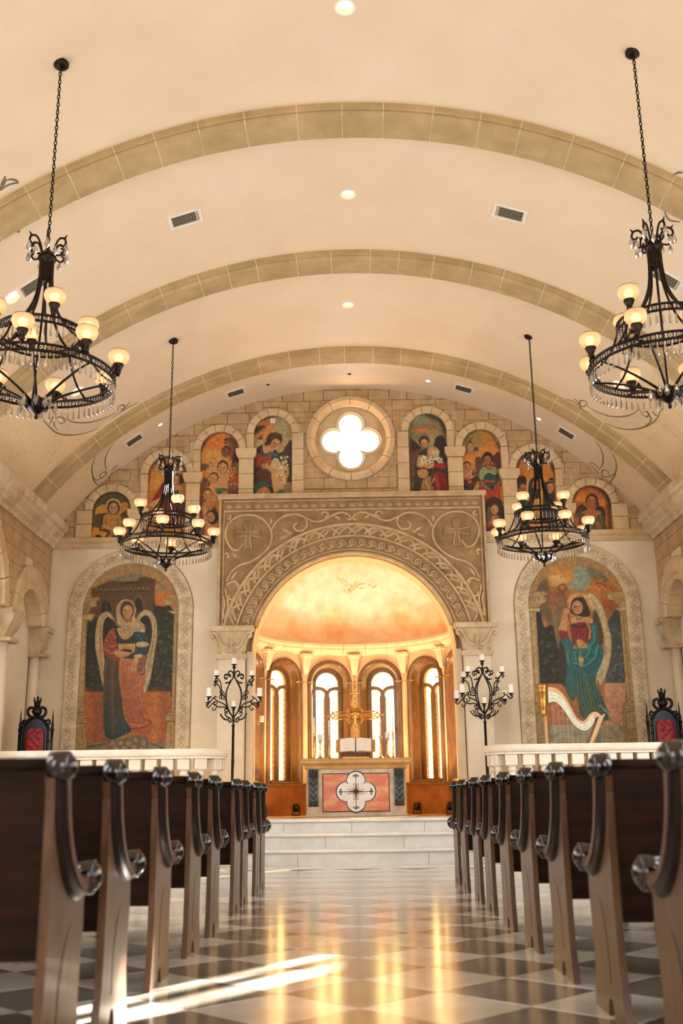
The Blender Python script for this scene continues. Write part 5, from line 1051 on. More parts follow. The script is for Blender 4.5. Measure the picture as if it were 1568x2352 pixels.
# ================================================================== PEWS
def make_pew(s):
    """s=+1: pew right of the aisle (its aisle face towards -x); s=-1 mirrored"""
    t = thing('church_pew', 'x', 'pew', (0, 0, 0), group='pews %s of the aisle' % ('right' if s > 0 else 'left'))
    f = lambda y, z, w: (s*w, y, z)
    out = [(-.03, .93), (-.012, .85), (-.004, .6), (-.004, .32), (-.012, .18), (-.035, .08), (-.055, .0), (.10, 0), (.125, .0), (.128, .03), (.145, .062), (.17, .073), (.195, .062), (.212, .03), (.215, 0), (.45, 0), (.425, .08), (.405, .18), (.412, .32), (.43, .42), (.425, .50), (.43, .56), (.39, .60), (.33, .598), (.25, .63), (.17, .71), (.115, .8), (.075, .9), (.05, .95)]
    cen = spline([(.27, .455), (.215, .405), (.175, .335), (.15, .25), (.145, .12)], 4); L_ = len(cen)
    slot = []
    for i, p in enumerate(cen): slot.append((p[0]-.009*min(1, .15+i/5), p[1]))
    for i, p in reversed(list(enumerate(cen))): slot.append((p[0]+.009*min(1, .15+i/5), p[1]))
    pn = MB().plate(out, [slot], f, 0, .012, back=False).plate(out, [], f, .012, .030).build('end_panel', m_woodend, t)
    MB().plate(slot, [], f, .0105, .013).build('flute_shade', m_grooveshade, pn)  # same wood; the groove's shade is put into a darker floor piece
    path = spline([(.012, .945), (.025, .88), (.05, .79), (.095, .70), (.16, .625), (.245, .572), (.335, .553), (.405, .575)], 5)
    fr = []
    for i, p in enumerate(path):
        a, b = path[max(i-1, 0)], path[min(i+1, len(path)-1)]; tv = Vector((0, b[0]-a[0], b[1]-a[1])).normalized(); nv = Vector((0, -tv.z, tv.y))
        fr.append(((0, p[0], p[1]), nv, (s, 0, 0)))
    ar = MB().sweep([(-.002, -.034), (.026, -.034), (.034, -.024), (.034, .026), (.026, .034), (-.002, .034)], fr, smooth=False).build('armrest', m_woodend, t)
    MB().sweep([(-.040, -.004), (-.030, -.018), (-.012, -.028), (-.001, -.030), (-.001, .030), (-.040, .030)], fr, smooth=False).build('arm_shade_moulding', m_armshade, ar)  # dark cove added below the arm, its colour stands for underside shade
    rx = Matrix.Rotation(-s*PI/2, 3, 'Y')
    def disc(r, x0): return [(0, x0-.06), (r, x0-.06), (r, x0-.008), (r*.96, x0), (r*.88, x0+.004), (r*.84, x0-.001), (r*.78, x0), (r*.74, x0+.007), (r*.62, x0+.016), (r*.4, x0+.023), (r*.2, x0+.0265), (0, x0+.027)]
    MB().lathe(disc(.052, .034), (0, .012, .948), 24, rot=rx).build('roundel', m_disc, t)
    MB().lathe(disc(.060, .034), (0, .42, .585), 24, rot=rx).build('arm_knob', m_disc, t)
    W = 2.9
    P = [(-.005, .955), (.025, .955), (.075, .36), (.045, .36)]
    MB().sweep([(y, z) for y, z in P], [((s*.03, 0, 0), (0, 1, 0), (0, 0, 1)), ((s*W, 0, 0), (0, 1, 0), (0, 0, 1))]).build('backrest', m_wooddk, t)
    MB().tube([(s*.03, .008, .955), (s*W, .008, .955)], .022, 10).build('top_rail', m_wooddk, t)
    MB().sweep([(.06, .40), (.06, .43), (.40, .455), (.425, .445), (.425, .42), (.40, .41)], [((s*.03, 0, 0), (0, 1, 0), (0, 0, 1)), ((s*W, 0, 0), (0, 1, 0), (0, 0, 1))]).build('seat', m_wooddk, t)
    MB().sweep([(.2, .0), (.2, .405), (.23, .405), (.23, 0)], [((s*1.45, 0, 0), (0, 1, 0), (0, 0, 1)), ((s*1.5, 0, 0), (0, 1, 0), (0, 0, 1))]).build('support', m_wooddk, t)
    MB().plate(out, [], f, W, W+.03).build('end_panel', m_woodend, t)
    return t
PY = {1: [3.2449, 4.2519, 5.2269, 6.186, 7.157, 8.1272, 8.9606, 10.0747, 10.8736], -1: [3.4047, 4.1649, 5.143, 6.1689, 7.0482, 8.3159, 8.917, 10.0108, 10.56]}
ORD = ['nearest', 'second', 'third', 'fourth', 'fifth', 'sixth', 'seventh', 'eighth', 'ninth and farthest']
for s in (1, -1):
    proto = make_pew(s)
    for i, y in enumerate(PY[s]):
        o = proto if i == 0 else dup(proto)
        o.location = (s*.970+.0033*y, y, 0)
        o['label'] = 'dark wooden pew with scrolled end on the %s, %s from the camera' % ('right' if s > 0 else 'left', ORD[i])
# ================================================================== CHANDELIERS
def crystal(name, tint, g_, rough):
    m = bpy.data.materials.new(name); m.use_nodes = True; nt = m.node_tree; nt.nodes.clear()
    o = nt.nodes.new('ShaderNodeOutputMaterial'); t = nt.nodes.new('ShaderNodeBsdfTransparent'); g = nt.nodes.new('ShaderNodeBsdfGlossy'); mx = nt.nodes.new('ShaderNodeMixShader'); nz = nt.nodes.new('ShaderNodeTexNoise'); nz.inputs['Scale'].default_value = 30
    t.inputs[0].default_value = lin(tint)+(1,); g.inputs['Roughness'].default_value = rough
    ma = nt.nodes.new('ShaderNodeMapRange'); ma.inputs[3].default_value = g_*.5; ma.inputs[4].default_value = g_*1.5; nt.links.new(nz.outputs[0], ma.inputs[0]); nt.links.new(ma.outputs[0], mx.inputs[0])
    nt.links.new(t.outputs[0], mx.inputs[1]); nt.links.new(g.outputs[0], mx.inputs[2]); nt.links.new(mx.outputs[0], o.inputs[0]); return m
m_cry = crystal('crystal', (226, 222, 220), .42, .12)
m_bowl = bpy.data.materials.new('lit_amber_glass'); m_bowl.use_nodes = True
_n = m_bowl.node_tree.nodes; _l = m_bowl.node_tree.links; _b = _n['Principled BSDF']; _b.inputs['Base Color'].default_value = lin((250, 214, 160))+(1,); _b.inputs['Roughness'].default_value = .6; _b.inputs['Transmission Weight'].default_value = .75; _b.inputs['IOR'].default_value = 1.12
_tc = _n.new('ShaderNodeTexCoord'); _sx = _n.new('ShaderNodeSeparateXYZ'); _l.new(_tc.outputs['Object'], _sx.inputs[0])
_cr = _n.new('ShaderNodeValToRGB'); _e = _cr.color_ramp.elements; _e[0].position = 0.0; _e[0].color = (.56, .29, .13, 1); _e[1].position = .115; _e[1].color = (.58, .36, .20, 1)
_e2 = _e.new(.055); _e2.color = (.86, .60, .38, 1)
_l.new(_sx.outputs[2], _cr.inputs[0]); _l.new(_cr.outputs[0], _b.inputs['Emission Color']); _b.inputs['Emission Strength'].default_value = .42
m_bulb = M('lamp_bulb', (255, 236, 206), rough=.5, emit=(255, 226, 184), estr=3.4)
def ringpts(r, z, n=72): return [(r*math.sin(2*PI*i/n), -r*math.cos(2*PI*i/n), z) for i in range(n)]
def make_chandelier():
    t = thing('crystal_chandelier', 'x', 'chandelier', (0, 0, 0), group='chandeliers hanging in two pairs')
    pol = lambda r, deg, z: (r*math.sin(math.radians(deg)), -r*math.cos(math.radians(deg)), z)
    MB().lathe([(0, 3.335), (.07, 3.33), (.068, 3.30), (.05, 3.28), (.02, 3.265), (.0, 3.262)], n=18).build('ceiling_canopy', m_bronze, t)
    link = MB().tube([(.011*math.sin(a), 0, .024*math.cos(a)) for a in [2*PI*i/12 for i in range(12)]], .0048, 5, closed=True, caps=False).mesh('chain_link', m_bronze)
    nl = 46
    for i in range(nl): put('chain_link', link, t, (0, 0, 1.50+(3.27-1.50)*(i+.5)/nl), (0, 0, (i % 2)*PI/2))
    MB().lathe([(0, 1.52), (.012, 1.51), (.045, 1.47), (.05, 1.455), (.07, 1.445), (.078, 1.42), (.072, 1.40), (.055, 1.385), (.052, 1.36), (.05, 1.25), (.046, 1.22), (0, 1.215)], n=20).build('collar', m_bronze, t)
    drop = MB().lathe([(0, .0), (.006, .004), (.022, .03), (.024, .045), (.014, .085), (.003, .105), (.004, .112), (0, .118)], n=8, smooth=False).mesh('crystal_pear', m_cry)
    for i in range(6):
        a = 60*i+15; q = [pol(r, a, z) for r, z in spline([(.045, 1.44), (.07, 1.53), (.105, 1.585), (.15, 1.575), (.165, 1.53), (.14, 1.505), (.118, 1.525)], 4)]
        mb = MB().tube(q, .0095, 6); mb.tube([pol(r, a, z) for r, z in spline([(.07, 1.44), (.12, 1.43), (.15, 1.47), (.125, 1.49)], 4)], .009, 6); mb.tube([pol(.15, a, 1.575), pol(.175, a, 1.61)], lambda u: .012*(1-u)+.001, 5)
        mb.build('crown_scroll', m_bronze, t); put('crystal_pear', drop, t, pol(.168, a, 1.42)); put('crystal_pear', drop, t, pol(.155, a+24, 1.375), scale=(.85, .85, .85))
    for i in range(8):
        a = 45*i+22; MB().tube([pol(r, a, z) for r, z in spline([(.05, 1.40), (.052, 1.22), (.075, 1.05), (.14, .9), (.235, .79), (.35, .735)], 5)], .0105, 6).build('upper_rod', m_bronze, t)
        MB().tube([pol(r, a, z) for r, z in spline([(.35, .69), (.40, .57), (.48, .46), (.59, .39)], 5)], .0095, 6).build('middle_rod', m_bronze, t)
        MB().tube([pol(r, a-10, z) for r, z in spline([(.59, .34), (.45, .31), (.28, .25), (.14, .185), (.05, .13)], 5)], lambda u: .009+.005*u*u, 6).build('lower_rod', m_bronze, t)
        mb = MB(); 
        for sg in (-1, 1): mb.tube([pol(.6, a-22+sg*d, z) for d, z in spline([(0, .455), (1.2, .445), (2.6, .42), (4, .40), (5.2, .415), (4.2, .425)], 3)], .008, 5)
        mb.lathe([(0, .475), (.013, .46), (.014, .445), (0, .425)], pol(.6, a-22, 0), 8).build('ring_crest', m_bronze, t)
    mb = MB()
    for i in range(14): mb.tube([(.048*math.sin(i*.449+z*14), -.048*math.cos(i*.449+z*14), 1.24+z) for z in (0, .03, .06, .09, .12)], .006, 5)
    mb.build('twisted_sleeve', m_bronze, t)
    for r, z0, z1, nc, nm in ((.595, .335, .39, 60, 'lower_ring'), (.35, .69, .742, 36, 'upper_ring')):
        rg = MB().tube(ringpts(r, z0), .0115, 6, closed=True, caps=False).tube(ringpts(r, z1), .0115, 6, closed=True, caps=False).build(nm, m_bronze, t)
        cm = MB(); bm_ = MB(); rr_ = (z1-z0)/2-.006
        for i in range(nc):
            a = 2*PI*i/nc; T_ = Vector((math.cos(a), math.sin(a), 0)); C_ = Vector((r*math.sin(a), -r*math.cos(a), (z0+z1)/2))
            cm.tube([C_+T_*(rr_*math.cos(b_))+Vector((0, 0, rr_*math.sin(b_))) for b_ in [2*PI*k/8 for k in range(8)]], .0052, 4, closed=True, caps=False)
            bm_.lathe([(0, -.011), (.011, 0), (0, .011)], C_, 6, smooth=False)
        tag(cm.build('ring_filigree', m_bronze, rg), kind='stuff'); tag(bm_.build('ring_beads', m_cry, rg), kind='stuff')
    pend = MB().lathe([(0, -.022), (.005, -.016), (.004, -.009), (.001, -.004), (0, 0)], n=6, smooth=False).lathe([(0, -.118), (.0105, -.106), (.007, -.04), (.002, -.024), (0, -.022)], n=6, smooth=False).mesh('crystal_prism', m_cry)
    for r, z, n in ((.595, .327, 72), (.35, .682, 44)):
        for i in range(n): a = 360*(i+.5)/n; put('crystal_prism', pend, t, pol(r, a, z), (0, 0, math.radians(a)))
    sock = MB().lathe([(0, 0), (.014, 0), (.017, .02), (.026, .03), (.02, .045), (.034, .07), (.045, .095), (.043, .104), (0, .104)], n=14).mesh('lamp_socket', m_bronze)
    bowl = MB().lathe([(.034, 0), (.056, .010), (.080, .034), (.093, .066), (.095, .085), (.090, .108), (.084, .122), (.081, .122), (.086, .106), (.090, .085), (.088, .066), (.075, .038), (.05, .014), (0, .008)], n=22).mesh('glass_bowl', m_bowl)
    bulb = MB().lathe([(0, .022), (.024, .032), (.038, .058), (.034, .082), (.018, .098), (0, .102)], n=12).mesh('bulb', m_bulb)
    rim = MB().tube(ringpts(.0825, .123, 20), .003, 4, closed=True, caps=False).mesh('bowl_rim', m_bronze)
    for r, z, angs in ((.622, .382, [5+45*k for k in range(8)]), (.375, .735, [30, 120, 210, 300])):
        for a in angs:
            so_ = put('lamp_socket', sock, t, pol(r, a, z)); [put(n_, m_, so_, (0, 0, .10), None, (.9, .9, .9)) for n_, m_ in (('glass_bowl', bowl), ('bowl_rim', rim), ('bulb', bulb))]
    hub = MB().lathe([(0, 0), (.012, .006), (.017, .022), (.010, .04), (.03, .055), (.066, .085), (.08, .115), (.075, .135), (.05, .145), (.04, .17), (.02, .2), (0, .205)], n=20).build('hub', m_bronze, t)
    for i in range(10): MB().tube([pol(.07, 36*i, .095), pol(.094, 36*i, .125), pol(.09, 36*i, .155)], .015, 6).build('hub_leaf', m_bronze, hub)
    for i in range(5): put('crystal_pear', drop, t, pol(.105, 72*i+12, .085)); put('crystal_pear', drop, t, pol(.14, 72*i+44, .06))
    return t
ch = make_chandelier()
for i, (x, y, rz, lb) in enumerate(((-2.485, 7.63, 0, 'large iron and crystal chandelier cropped by the left photo edge'), (2.515, 7.63, 5, 'large iron and crystal chandelier cropped by the right photo edge'), (-2.47, 13.3, 0, 'iron and crystal chandelier in front of the hooded angel mural'), (2.53, 13.35, 13, 'iron and crystal chandelier in front of the teal angel mural'))):
    o = ch if i == 0 else dup(ch); o.location = (x, y, 3.757); o.rotation_euler = (0, 0, math.radians(rz)); o['label'] = lb
# ================================================================== CANDELABRA
def make_candelabrum(x, y, lb, side_):
    t = thing('standing_candelabrum', lb, 'candelabrum', (x, y, PZ), group='iron floor candelabra flanking the arch')
    Z = lambda cy: 2.907-(cy-240)*.00088-PZ
    U = lambda cx: (cx-637)*.0009
    MB().lathe([(0, 0), (.2, 0), (.2, .015), (.06, .04), (.03, .1), (.026, .4), (.03, .41), (.024, .42), (.022, .82), (.026, .83), (.02, .84), (.018, Z(1400))], n=14).build('pole', m_iron, t)
    MB().lathe([(0, Z(1415)), (.016, Z(1410)), (.027, Z(1380)), (.016, Z(1350)), (.012, Z(1330)), (.02, Z(1290)), (.018, Z(1230)), (0, Z(1225))], n=12).build('knop', m_iron, t)
    def arm(name, pts, az, r=.0105):
        dz = .028 if az in (-12, 213) else (-.028 if az in (33, 168) else 0)
        if name in ('hoop_bar',): dz = 0
        ca_, sa = math.cos(math.radians(az)), math.sin(math.radians(az))
        return MB().tube([(U(p[0])*ca_, U(p[0])*sa, Z(p[1])+dz*min(1, max(0, (p[0]-745)/120))) for p in spline([(637+abs(a-637), b) for a, b in pts], 6)], r, 6).build(name, m_iron, t)
    def plate(cx, cy, az, h, which):
        ca_, sa = math.cos(math.radians(az)), math.sin(math.radians(az)); u = U(637+abs(cx-637)); p = (u*ca_, u*sa, Z(cy)+(0 if cx == 637 else (.028 if az in (-12, 213) else -.028)))
        MB().lathe([(0, -.05), (.008, -.05), (.01, -.02), (.03, -.008), (.045, 0), (.045, .004), (0, .004)], p, 14).build('drip_pan', m_iron, t)
        c = MB().lathe([(0, 0), (.040, 0), (.041, .01), (.040, h-.005), (.034, h), (.0, h-.004)], n=16)
        cd = c.build('pillar_candle', m_wax, None, (x+p[0], y+p[1], PZ+p[2]+.004))
        tag(cd, 'white candle on the %s candelabrum, %s' % (side_, which), 'candle', 'candles on the %s candelabrum' % side_)
        MB().tube([(0, 0, h-.006), (0, .002, h+.012)], .0015, 4).build('wick', m_black, cd)
    for az in (33, -12, 168, 213):
        arm('hoop_bar', [(640, 555), (700, 650), (755, 760), (775, 860), (765, 980), (725, 1120), (680, 1190), (645, 1240)], az)
        arm('upper_arm', [(775, 905), (800, 915), (840, 890), (860, 830), (872, 740), (890, 680), (930, 640), (965, 620), (985, 645), (970, 668), (950, 655)], az*1.0, .009)
        plate(955, 590, az, .085, {33: 'upper right rear arm', -12: 'upper right front arm', 168: 'upper left rear arm', 213: 'upper left front arm'}[az])
        arm('lower_arm', [(745, 1095), (800, 1045), (880, 1030), (950, 1000), (1000, 960), (1040, 1000), (1075, 1030), (1110, 1000), (1100, 965)], az, .009)
        arm('scroll', [(800, 890), (830, 840), (870, 830), (890, 870), (860, 890), (845, 865)], az, .0075); arm('scroll', [(955, 1000), (985, 960), (975, 930), (950, 950)], az, .0075); arm('scroll', [(930, 1010), (950, 1060), (985, 1080), (1005, 1050), (985, 1030)], az, .0075)
        plate(1085, 945, az, .13, {33: 'lower right rear arm', -12: 'lower right front arm', 168: 'lower left rear arm', 213: 'lower left front arm'}[az])
    for az in (30, 165, 210, -15):
        arm('top_scroll', [(648, 540), (665, 480), (705, 460), (740, 490), (720, 530), (695, 515)], az, .009); arm('top_scroll', [(690, 560), (740, 530), (790, 520), (810, 560), (780, 590), (755, 565)], az, .009); arm('leaf', [(700, 620), (730, 655), (790, 660)], az, .0075)
        arm('bottom_scroll', [(660, 1300), (700, 1320), (730, 1280), (710, 1245), (680, 1270), (700, 1290)], az, .009); arm('bottom_scroll', [(730, 1280), (790, 1270), (840, 1230), (870, 1180)], az, .009); arm('bottom_scroll', [(735, 1130), (770, 1150), (795, 1110), (770, 1090), (750, 1110)], az, .0075); arm('bottom_scroll', [(700, 1250), (750, 1230), (790, 1180), (770, 1150), (745, 1180)], az, .0075)
    MB().lathe([(0, Z(570)), (.02, Z(560)), (.018, Z(480)), (.011, Z(450)), (.011, Z(430)), (.026, Z(400)), (.026, Z(385)), (.012, Z(365)), (0, Z(362))], n=12).build('top_stem', m_iron, t); plate(637, 348, 0, .095, 'topmost of all')
    MB().tube([(0, 0, Z(1235)), (0, 0, Z(1120))], .013, 8).lathe([(.012, Z(1125)), (.026, Z(1105)), (.014, Z(1085)), (0, Z(1084))], n=10).build('centre_stem', m_iron, t); plate(637, 1070, 0, .09, 'inside the oval hoop')
make_candelabrum(-1.812, 15.6, 'tall black iron candelabrum with white candles left of the arch', 'left'); make_candelabrum(1.922, 15.6, 'tall black iron candelabrum with white candles right of the arch', 'right')
# ================================================================== ALTAR AND WHAT STANDS ON IT
AY = 16.45
al = thing('altar', 'stone altar with red marble front and white quatrefoil plaque', 'altar', (0, AY, PZ))
m_altst = M('altar_stone', (214, 198, 172), (176, 156, 128), 5, rough=.55, bump=.1)
m_redm = M('red_marble', (196, 98, 50), (232, 176, 128), 2.2, rough=.3, stretch=(1, 1, 3.0), detail=10, lo=.48, hi=.72)
m_dkm = M('dark_marble', (30, 34, 32), (58, 62, 58), 16, rough=.3)
m_goldt = M('altar_top_stone', (206, 166, 104), (180, 138, 78), 4, rough=.5)
m_plq = M('plaque_white', (232, 230, 224), (216, 212, 204), 5, rough=.4)
m_ink = M('emblem_dark', (48, 34, 26), (62, 44, 32), 9, rough=.5)
m_inkg = M('emblem_gold', (176, 138, 78), (150, 112, 58), 9, rough=.45)
MB().box((0, .36, .36), (1.535, .72, .72), .01).build('body', m_altst, al)
MB().box((0, .36, .02), (1.56, .76, .04), .008).build('plinth', m_altst, al)
pr = [(0, .705), (.02, .705), (.035, .735), (.03, .75), (.065, .78), (.085, .80), (.085, .835), (.095, .845), (.095, .86), (0, .86)]
fr = []
for x, y, ax, ay in ((-.765, .0, -1, -1), (.765, .0, 1, -1), (.765, .72, 1, 1), (-.765, .72, -1, 1)): fr.append(((x, y, 0), (ax, ay, 0), (0, 0, 1)))
MB().sweep(pr, fr, closed=True).box((0, .36, .78), (1.54, .73, .15)).build('moulded_top', m_goldt, al)
MB().box((0, .36, .861), (1.72, .90, .012), .004).build('top_slab', M('altar_slab_edge', (120, 100, 50), (96, 78, 38), 5, rough=.3), al)
MB().box((-.005, -.008, .355), (1.03, .02, .575), .002).build('panel_border', m_ink, al)
MB().box((-.005, -.013, .355), (1.005, .02, .55), .002).build('marble_panel', m_redm, al)
ql = []
for k in range(4):
    c0 = k*PI/2; q4 = []
    for i in range(15):
        a = c0+math.radians(-108+216*i/14); q4.append((.155*math.cos(c0)+.14*math.cos(a), .155*math.sin(c0)+.14*math.sin(a)))
    ql += q4; cc = c0+PI/4; ql.append((.152*math.cos(cc)*1.414*.93, .152*math.sin(cc)*1.414*.93))
PC = (-.005, .365)
MB().plate([(u*1.06, v*1.06) for u, v in ql], [], lambda u, v, w: (PC[0]+u, w, PC[1]+v), -.029, -.02).build('plaque_border', m_ink, al)
pq = MB().plate(ql, [], lambda u, v, w: (PC[0]+u, w, PC[1]+v), -.035, -.02).build('quatrefoil_plaque', m_plq, al)
em = MB()
for k in range(4):
    a = k*PI/2; ca_, sa = math.cos(a), math.sin(a); T = lambda u, v: (PC[0]+u*ca_-v*sa, -.037, PC[1]+u*sa+v*ca_)
    em.tube([T(0, 0), T(.12, 0)], lambda t: .013*(1-.55*t), 6).tube([T(.12, 0), T(.21, 0)], .0045, 5)
    for sg in (-1, 1): em.tube([T(u, sg*v) for u, v in spline([(.205, 0), (.235, .012), (.245, .035), (.228, .042), (.222, .028)], 4)], .006, 5)
    em.lathe([(0, 0), (.012, .004), (0, .012)], T(.25, 0), 8, rot=Matrix.Rotation(PI/2, 3, 'X')).tube([T(.24, 0), T(.272, 0)], lambda t: .009*(1-t)+.001, 5)
em.build('cross_emblem', m_ink, pq)
em = MB()
for k in range(24):
    a = 2*PI*k/24+.13; r = .10 if k % 2 else .075
    em.tube([(PC[0]+.02*math.cos(a), -.0365, PC[1]+.02*math.sin(a)), (PC[0]+r*math.cos(a), -.0365, PC[1]+r*math.sin(a))], lambda t: .005*(1-t)+.001, 5)
for k in range(4):
    a = PI/4+k*PI/2
    for sg in (-1, 1):
        em.tube([(PC[0]+x*math.cos(a)-sg*y*math.sin(a), -.037, PC[1]+x*math.sin(a)+sg*y*math.cos(a)) for x, y in spline([(.03, .01), (.07, .03), (.1, .045), (.105, .065), (.09, .06)], 4)], .004, 5)
em.build('sunburst_emblem', m_inkg, pq)
for s in (-1, 1):                                            # dark carved brackets
    br = MB().sweep([(0, .70), (-.055, .70), (-.06, .68), (-.05, .64), (-.035, .58), (-.03, .45), (-.035, .30), (-.045, .22), (-.035, .17), (-.01, .15), (0, .15)], [((s*.66-.075, 0, 0), (0, 1, 0), (0, 0, 1)), ((s*.66+.075, 0, 0), (0, 1, 0), (0, 0, 1))]).build('bracket', m_dkm, al)
    for k in range(5): MB().tube([(s*.66+x, y, z) for x, y, z in spline([(-.055+.0*k, -.04, .60-.09*k), (-.02, -.058, .57-.09*k), (0, -.062, .53-.09*k), (.02, -.058, .57-.09*k), (.055, -.04, .60-.09*k)], 3)], .012, 6).build('leaf_carving', m_dkm, br)
    for sg in (-1, 1): MB().tube([(s*.66+sg*x, -.058, z) for x, z in spiral(.05, .665, .028, .006, 1, 1.2, 14)], .008, 5).build('volute', m_dkm, br)
TZ = PZ+.868
# ---- gold altar cross
cr = thing('altar_cross', 'ornate openwork gold cross standing on the altar behind the book', 'cross', (0, AY+.55, TZ))
MB().lathe([(0, 0), (.16, 0), (.16, .02), (.12, .04), (.06, .07), (.03, .12), (.028, .2), (0, .2)], n=18).build('foot', m_gold, cr)
def fret(mb, x0, z0, x1, z1, n):
    """openwork bar: two rails and a chain of rings between"""
    a, b = Vector((x0, 0, z0)), Vector((x1, 0, z1)); d = (b-a); L = d.length; d.normalize(); p = Vector((-d.z, 0, d.x)); hw_ = .058
    for sg in (-1, 1): mb.tube([a+p*sg*hw_, b+p*sg*hw_], .011, 6)
    for i in range(n):
        c = a+d*L*(i+.5)/n; r = min(.045, L/n*.5)
        mb.tube([c+d*r*math.cos(t)+p*r*1.05*math.sin(t) for t in [2*PI*k/10 for k in range(10)]], .007, 5, closed=True, caps=False); mb.lathe([(.0, -.024), (.022, 0), (0, .024)], c, 6)
    return mb
K = .695                                                     # crossing height above the altar top
CS = 1.03
for nm_, ang_, L0, L1, n in (('upright_lower', 270, .03, .50, 6), ('upright_upper', 90, .03, .34, 4), ('arm', 0, .03, .33, 5), ('arm', 180, .03, .33, 5)):
    a = math.radians(ang_); mb = fret(MB(), L0*math.cos(a), K+L0*math.sin(a), L1*math.cos(a), K+L1*math.sin(a), n)
    if ang_ in (0, 180):
        e = L1+.03
        mb.tube([(math.cos(a)*(e+.03*math.cos(t)), 0, K+.035*math.sin(t)) for t in [2*PI*k/12 for k in range(12)]], .012, 6, closed=True, caps=False)
        mb.tube([(math.cos(a)*(e+.04), 0, K), (math.cos(a)*(e+.1), 0, K)], lambda t: .02*(1-t)+.002, 6); mb.tube([(math.cos(a)*e, 0, K+.04), (math.cos(a)*e, 0, K+.075)], lambda t: .014*(1-t)+.003, 6).tube([(math.cos(a)*e, 0, K-.04), (math.cos(a)*e, 0, K-.075)], lambda t: .014*(1-t)+.003, 6)
    mb.build(nm_, m_gold, cr)
mb = MB()
for k in range(4):
    a = PI/4+k*PI/2; mb.tube([(r*math.cos(a+d), 0, K+r*math.sin(a+d)) for r, d in spline([(.055, -.55), (.12, -.4), (.15, 0), (.12, .4), (.055, .55)], 4)], .012, 6); mb.lathe([(0, -.02), (.024, 0), (0, .02)], (.11*math.cos(a), 0, K+.11*math.sin(a)), 8)
mb.build('crossing_tracery', m_gold, cr)
MB().box((0, -.012, K-.05), (.05, .03, .22), .012).box((0, -.012, K+.02), (.16, .03, .035), .01).lathe([(0, -.025), (.022, -.01), (.022, .012), (0, .027)], (0, -.02, K+.085), 8).build('relief_figure', m_gold, cr)
mb = MB()
for z, w_ in ((.345, .1), (.39, .075), (.43, .05)): mb.box((0, 0, K+z), (w_*1.3, .03, .03), .008)
mb.lathe([(0, K+.44), (.03, K+.455), (.036, K+.475), (.02, K+.5), (.028, K+.515), (.012, K+.545), (0, K+.57)], n=10)
for sg in (-1, 1): mb.tube([(sg*x, 0, K+z) for x, z in spline([(.055, .35), (.075, .37), (.06, .395), (.045, .38)], 4)], .008, 5)
mb.build('finial', m_gold, cr)
# ---- open book on its stand
bs = thing('book_stand', 'low gold lectern stand under the open book', 'stand', (0, AY+.14, TZ))
MB().box((0, 0, .012), (.42, .2, .024), .006).build('base', m_gold, bs)
MB().box((0, .03, .058), (.36, .09, .07), .01).build('riser', M('stand_leather', (96, 44, 22), (70, 30, 16), 6, rough=.5), bs)
bk = thing('open_book', 'large open book with pale pages facing the nave', 'book', (0, AY+.1, TZ+.108))
m_page = M('book_page', (236, 224, 204), (224, 208, 184), 30, rough=.8, stretch=(1, 1, 6)); m_cover = M('book_cover', (196, 140, 86), (170, 112, 62), 7, rough=.6)
tl = Matrix.Rotation(math.radians(-22), 3, 'X')
for s in (-1, 1):
    P = []; F = []; n = 10
    for i in range(n+1):
        u = i/n; x = s*(.008+.235*u); b = .02*math.sin(PI*min(u*1.4, 1))+.012*(1-u)
        for z, dz_ in ((0, -.008*(1-u)), (.215, 0)):
            for d in (-b, .02): P.append(tuple(tl @ Vector((x, d, z+dz_))))
    for i in range(n):
        o_ = i*4; F += [(o_, o_+2, o_+6, o_+4), (o_+1, o_+3, o_+7, o_+5), (o_+2, o_+3, o_+7, o_+6), (o_, o_+1, o_+5, o_+4)]
    F += [(0, 1, 3, 2), (n*4, n*4+1, n*4+3, n*4+2)]
    MB().add(P, F, False).build('page_block', m_page, bk)
    MB().box(tl @ Vector((s*.155, .027, .10)), (.31, .012, .215), .004, rot=tl).build('cover', m_cover, bk)
MB().box(tl @ Vector((0, -.012, .105)), (.012, .004, .22), 0, rot=tl).build('ribbon', m_ink, bk)
# ---- candlesticks: two short with pillar candles, four tall with tapers
m_brass = M('brass', (212, 170, 96), (184, 138, 66), 12, rough=.3, metal=.8)
for x, y, h, kind, lb in ((-.555, .12, .27, 0, 'short brass candlestick with thick candle at the left of the altar'), (.50, .12, .29, 0, 'short brass candlestick with thick candle at the right of the altar'), (-.42, .30, .34, 1, 'tall brass candlestick with taper left of the book'), (.395, .30, .34, 1, 'tall brass candlestick with taper right of the book'), (-.66, .42, .40, 1, 'tall brass candlestick with taper at the far left of the altar'), (.60, .42, .40, 1, 'tall brass candlestick with taper at the far right of the altar')):
    cs = thing('candlestick', lb, 'candlestick', (x, AY+y, TZ), group='brass candlesticks on the altar')
    MB().lathe([(0, 0), (.05, 0), (.05, .012), (.03, .025), (.014, .05), (.02, .08), (.012, .12), (.018, .16), (.010, .2), (.012, h-.04), (.022, h-.025), (.014, h-.015), (.034 if kind == 0 else .024, h-.004), (.034 if kind == 0 else .024, h), (0, h)], n=16).build('stem', m_brass, cs)
    r, L = (.036, .105) if kind == 0 else (.013, .26)
    cd = MB().lathe([(0, 0), (r, 0), (r*(1 if kind == 0 else .75), L-.004), (r*.7, L), (0, L)], n=14).build('candle', m_wax, None, (x, AY+y, TZ+h))
    tag(cd, ('thick cream candle on the short candlestick ' if kind == 0 else 'slender cream taper on the tall candlestick ')+{-.555: 'at the altar left', .50: 'at the altar right', -.42: 'left of the book', .395: 'right of the book', -.66: 'at the altar far left', .60: 'at the altar far right'}[x], 'candle', 'altar candles')
    MB().tube([(0, 0, L-.004), (.001, 0, L+.014)], .0015, 4).build('wick', m_black, cd)
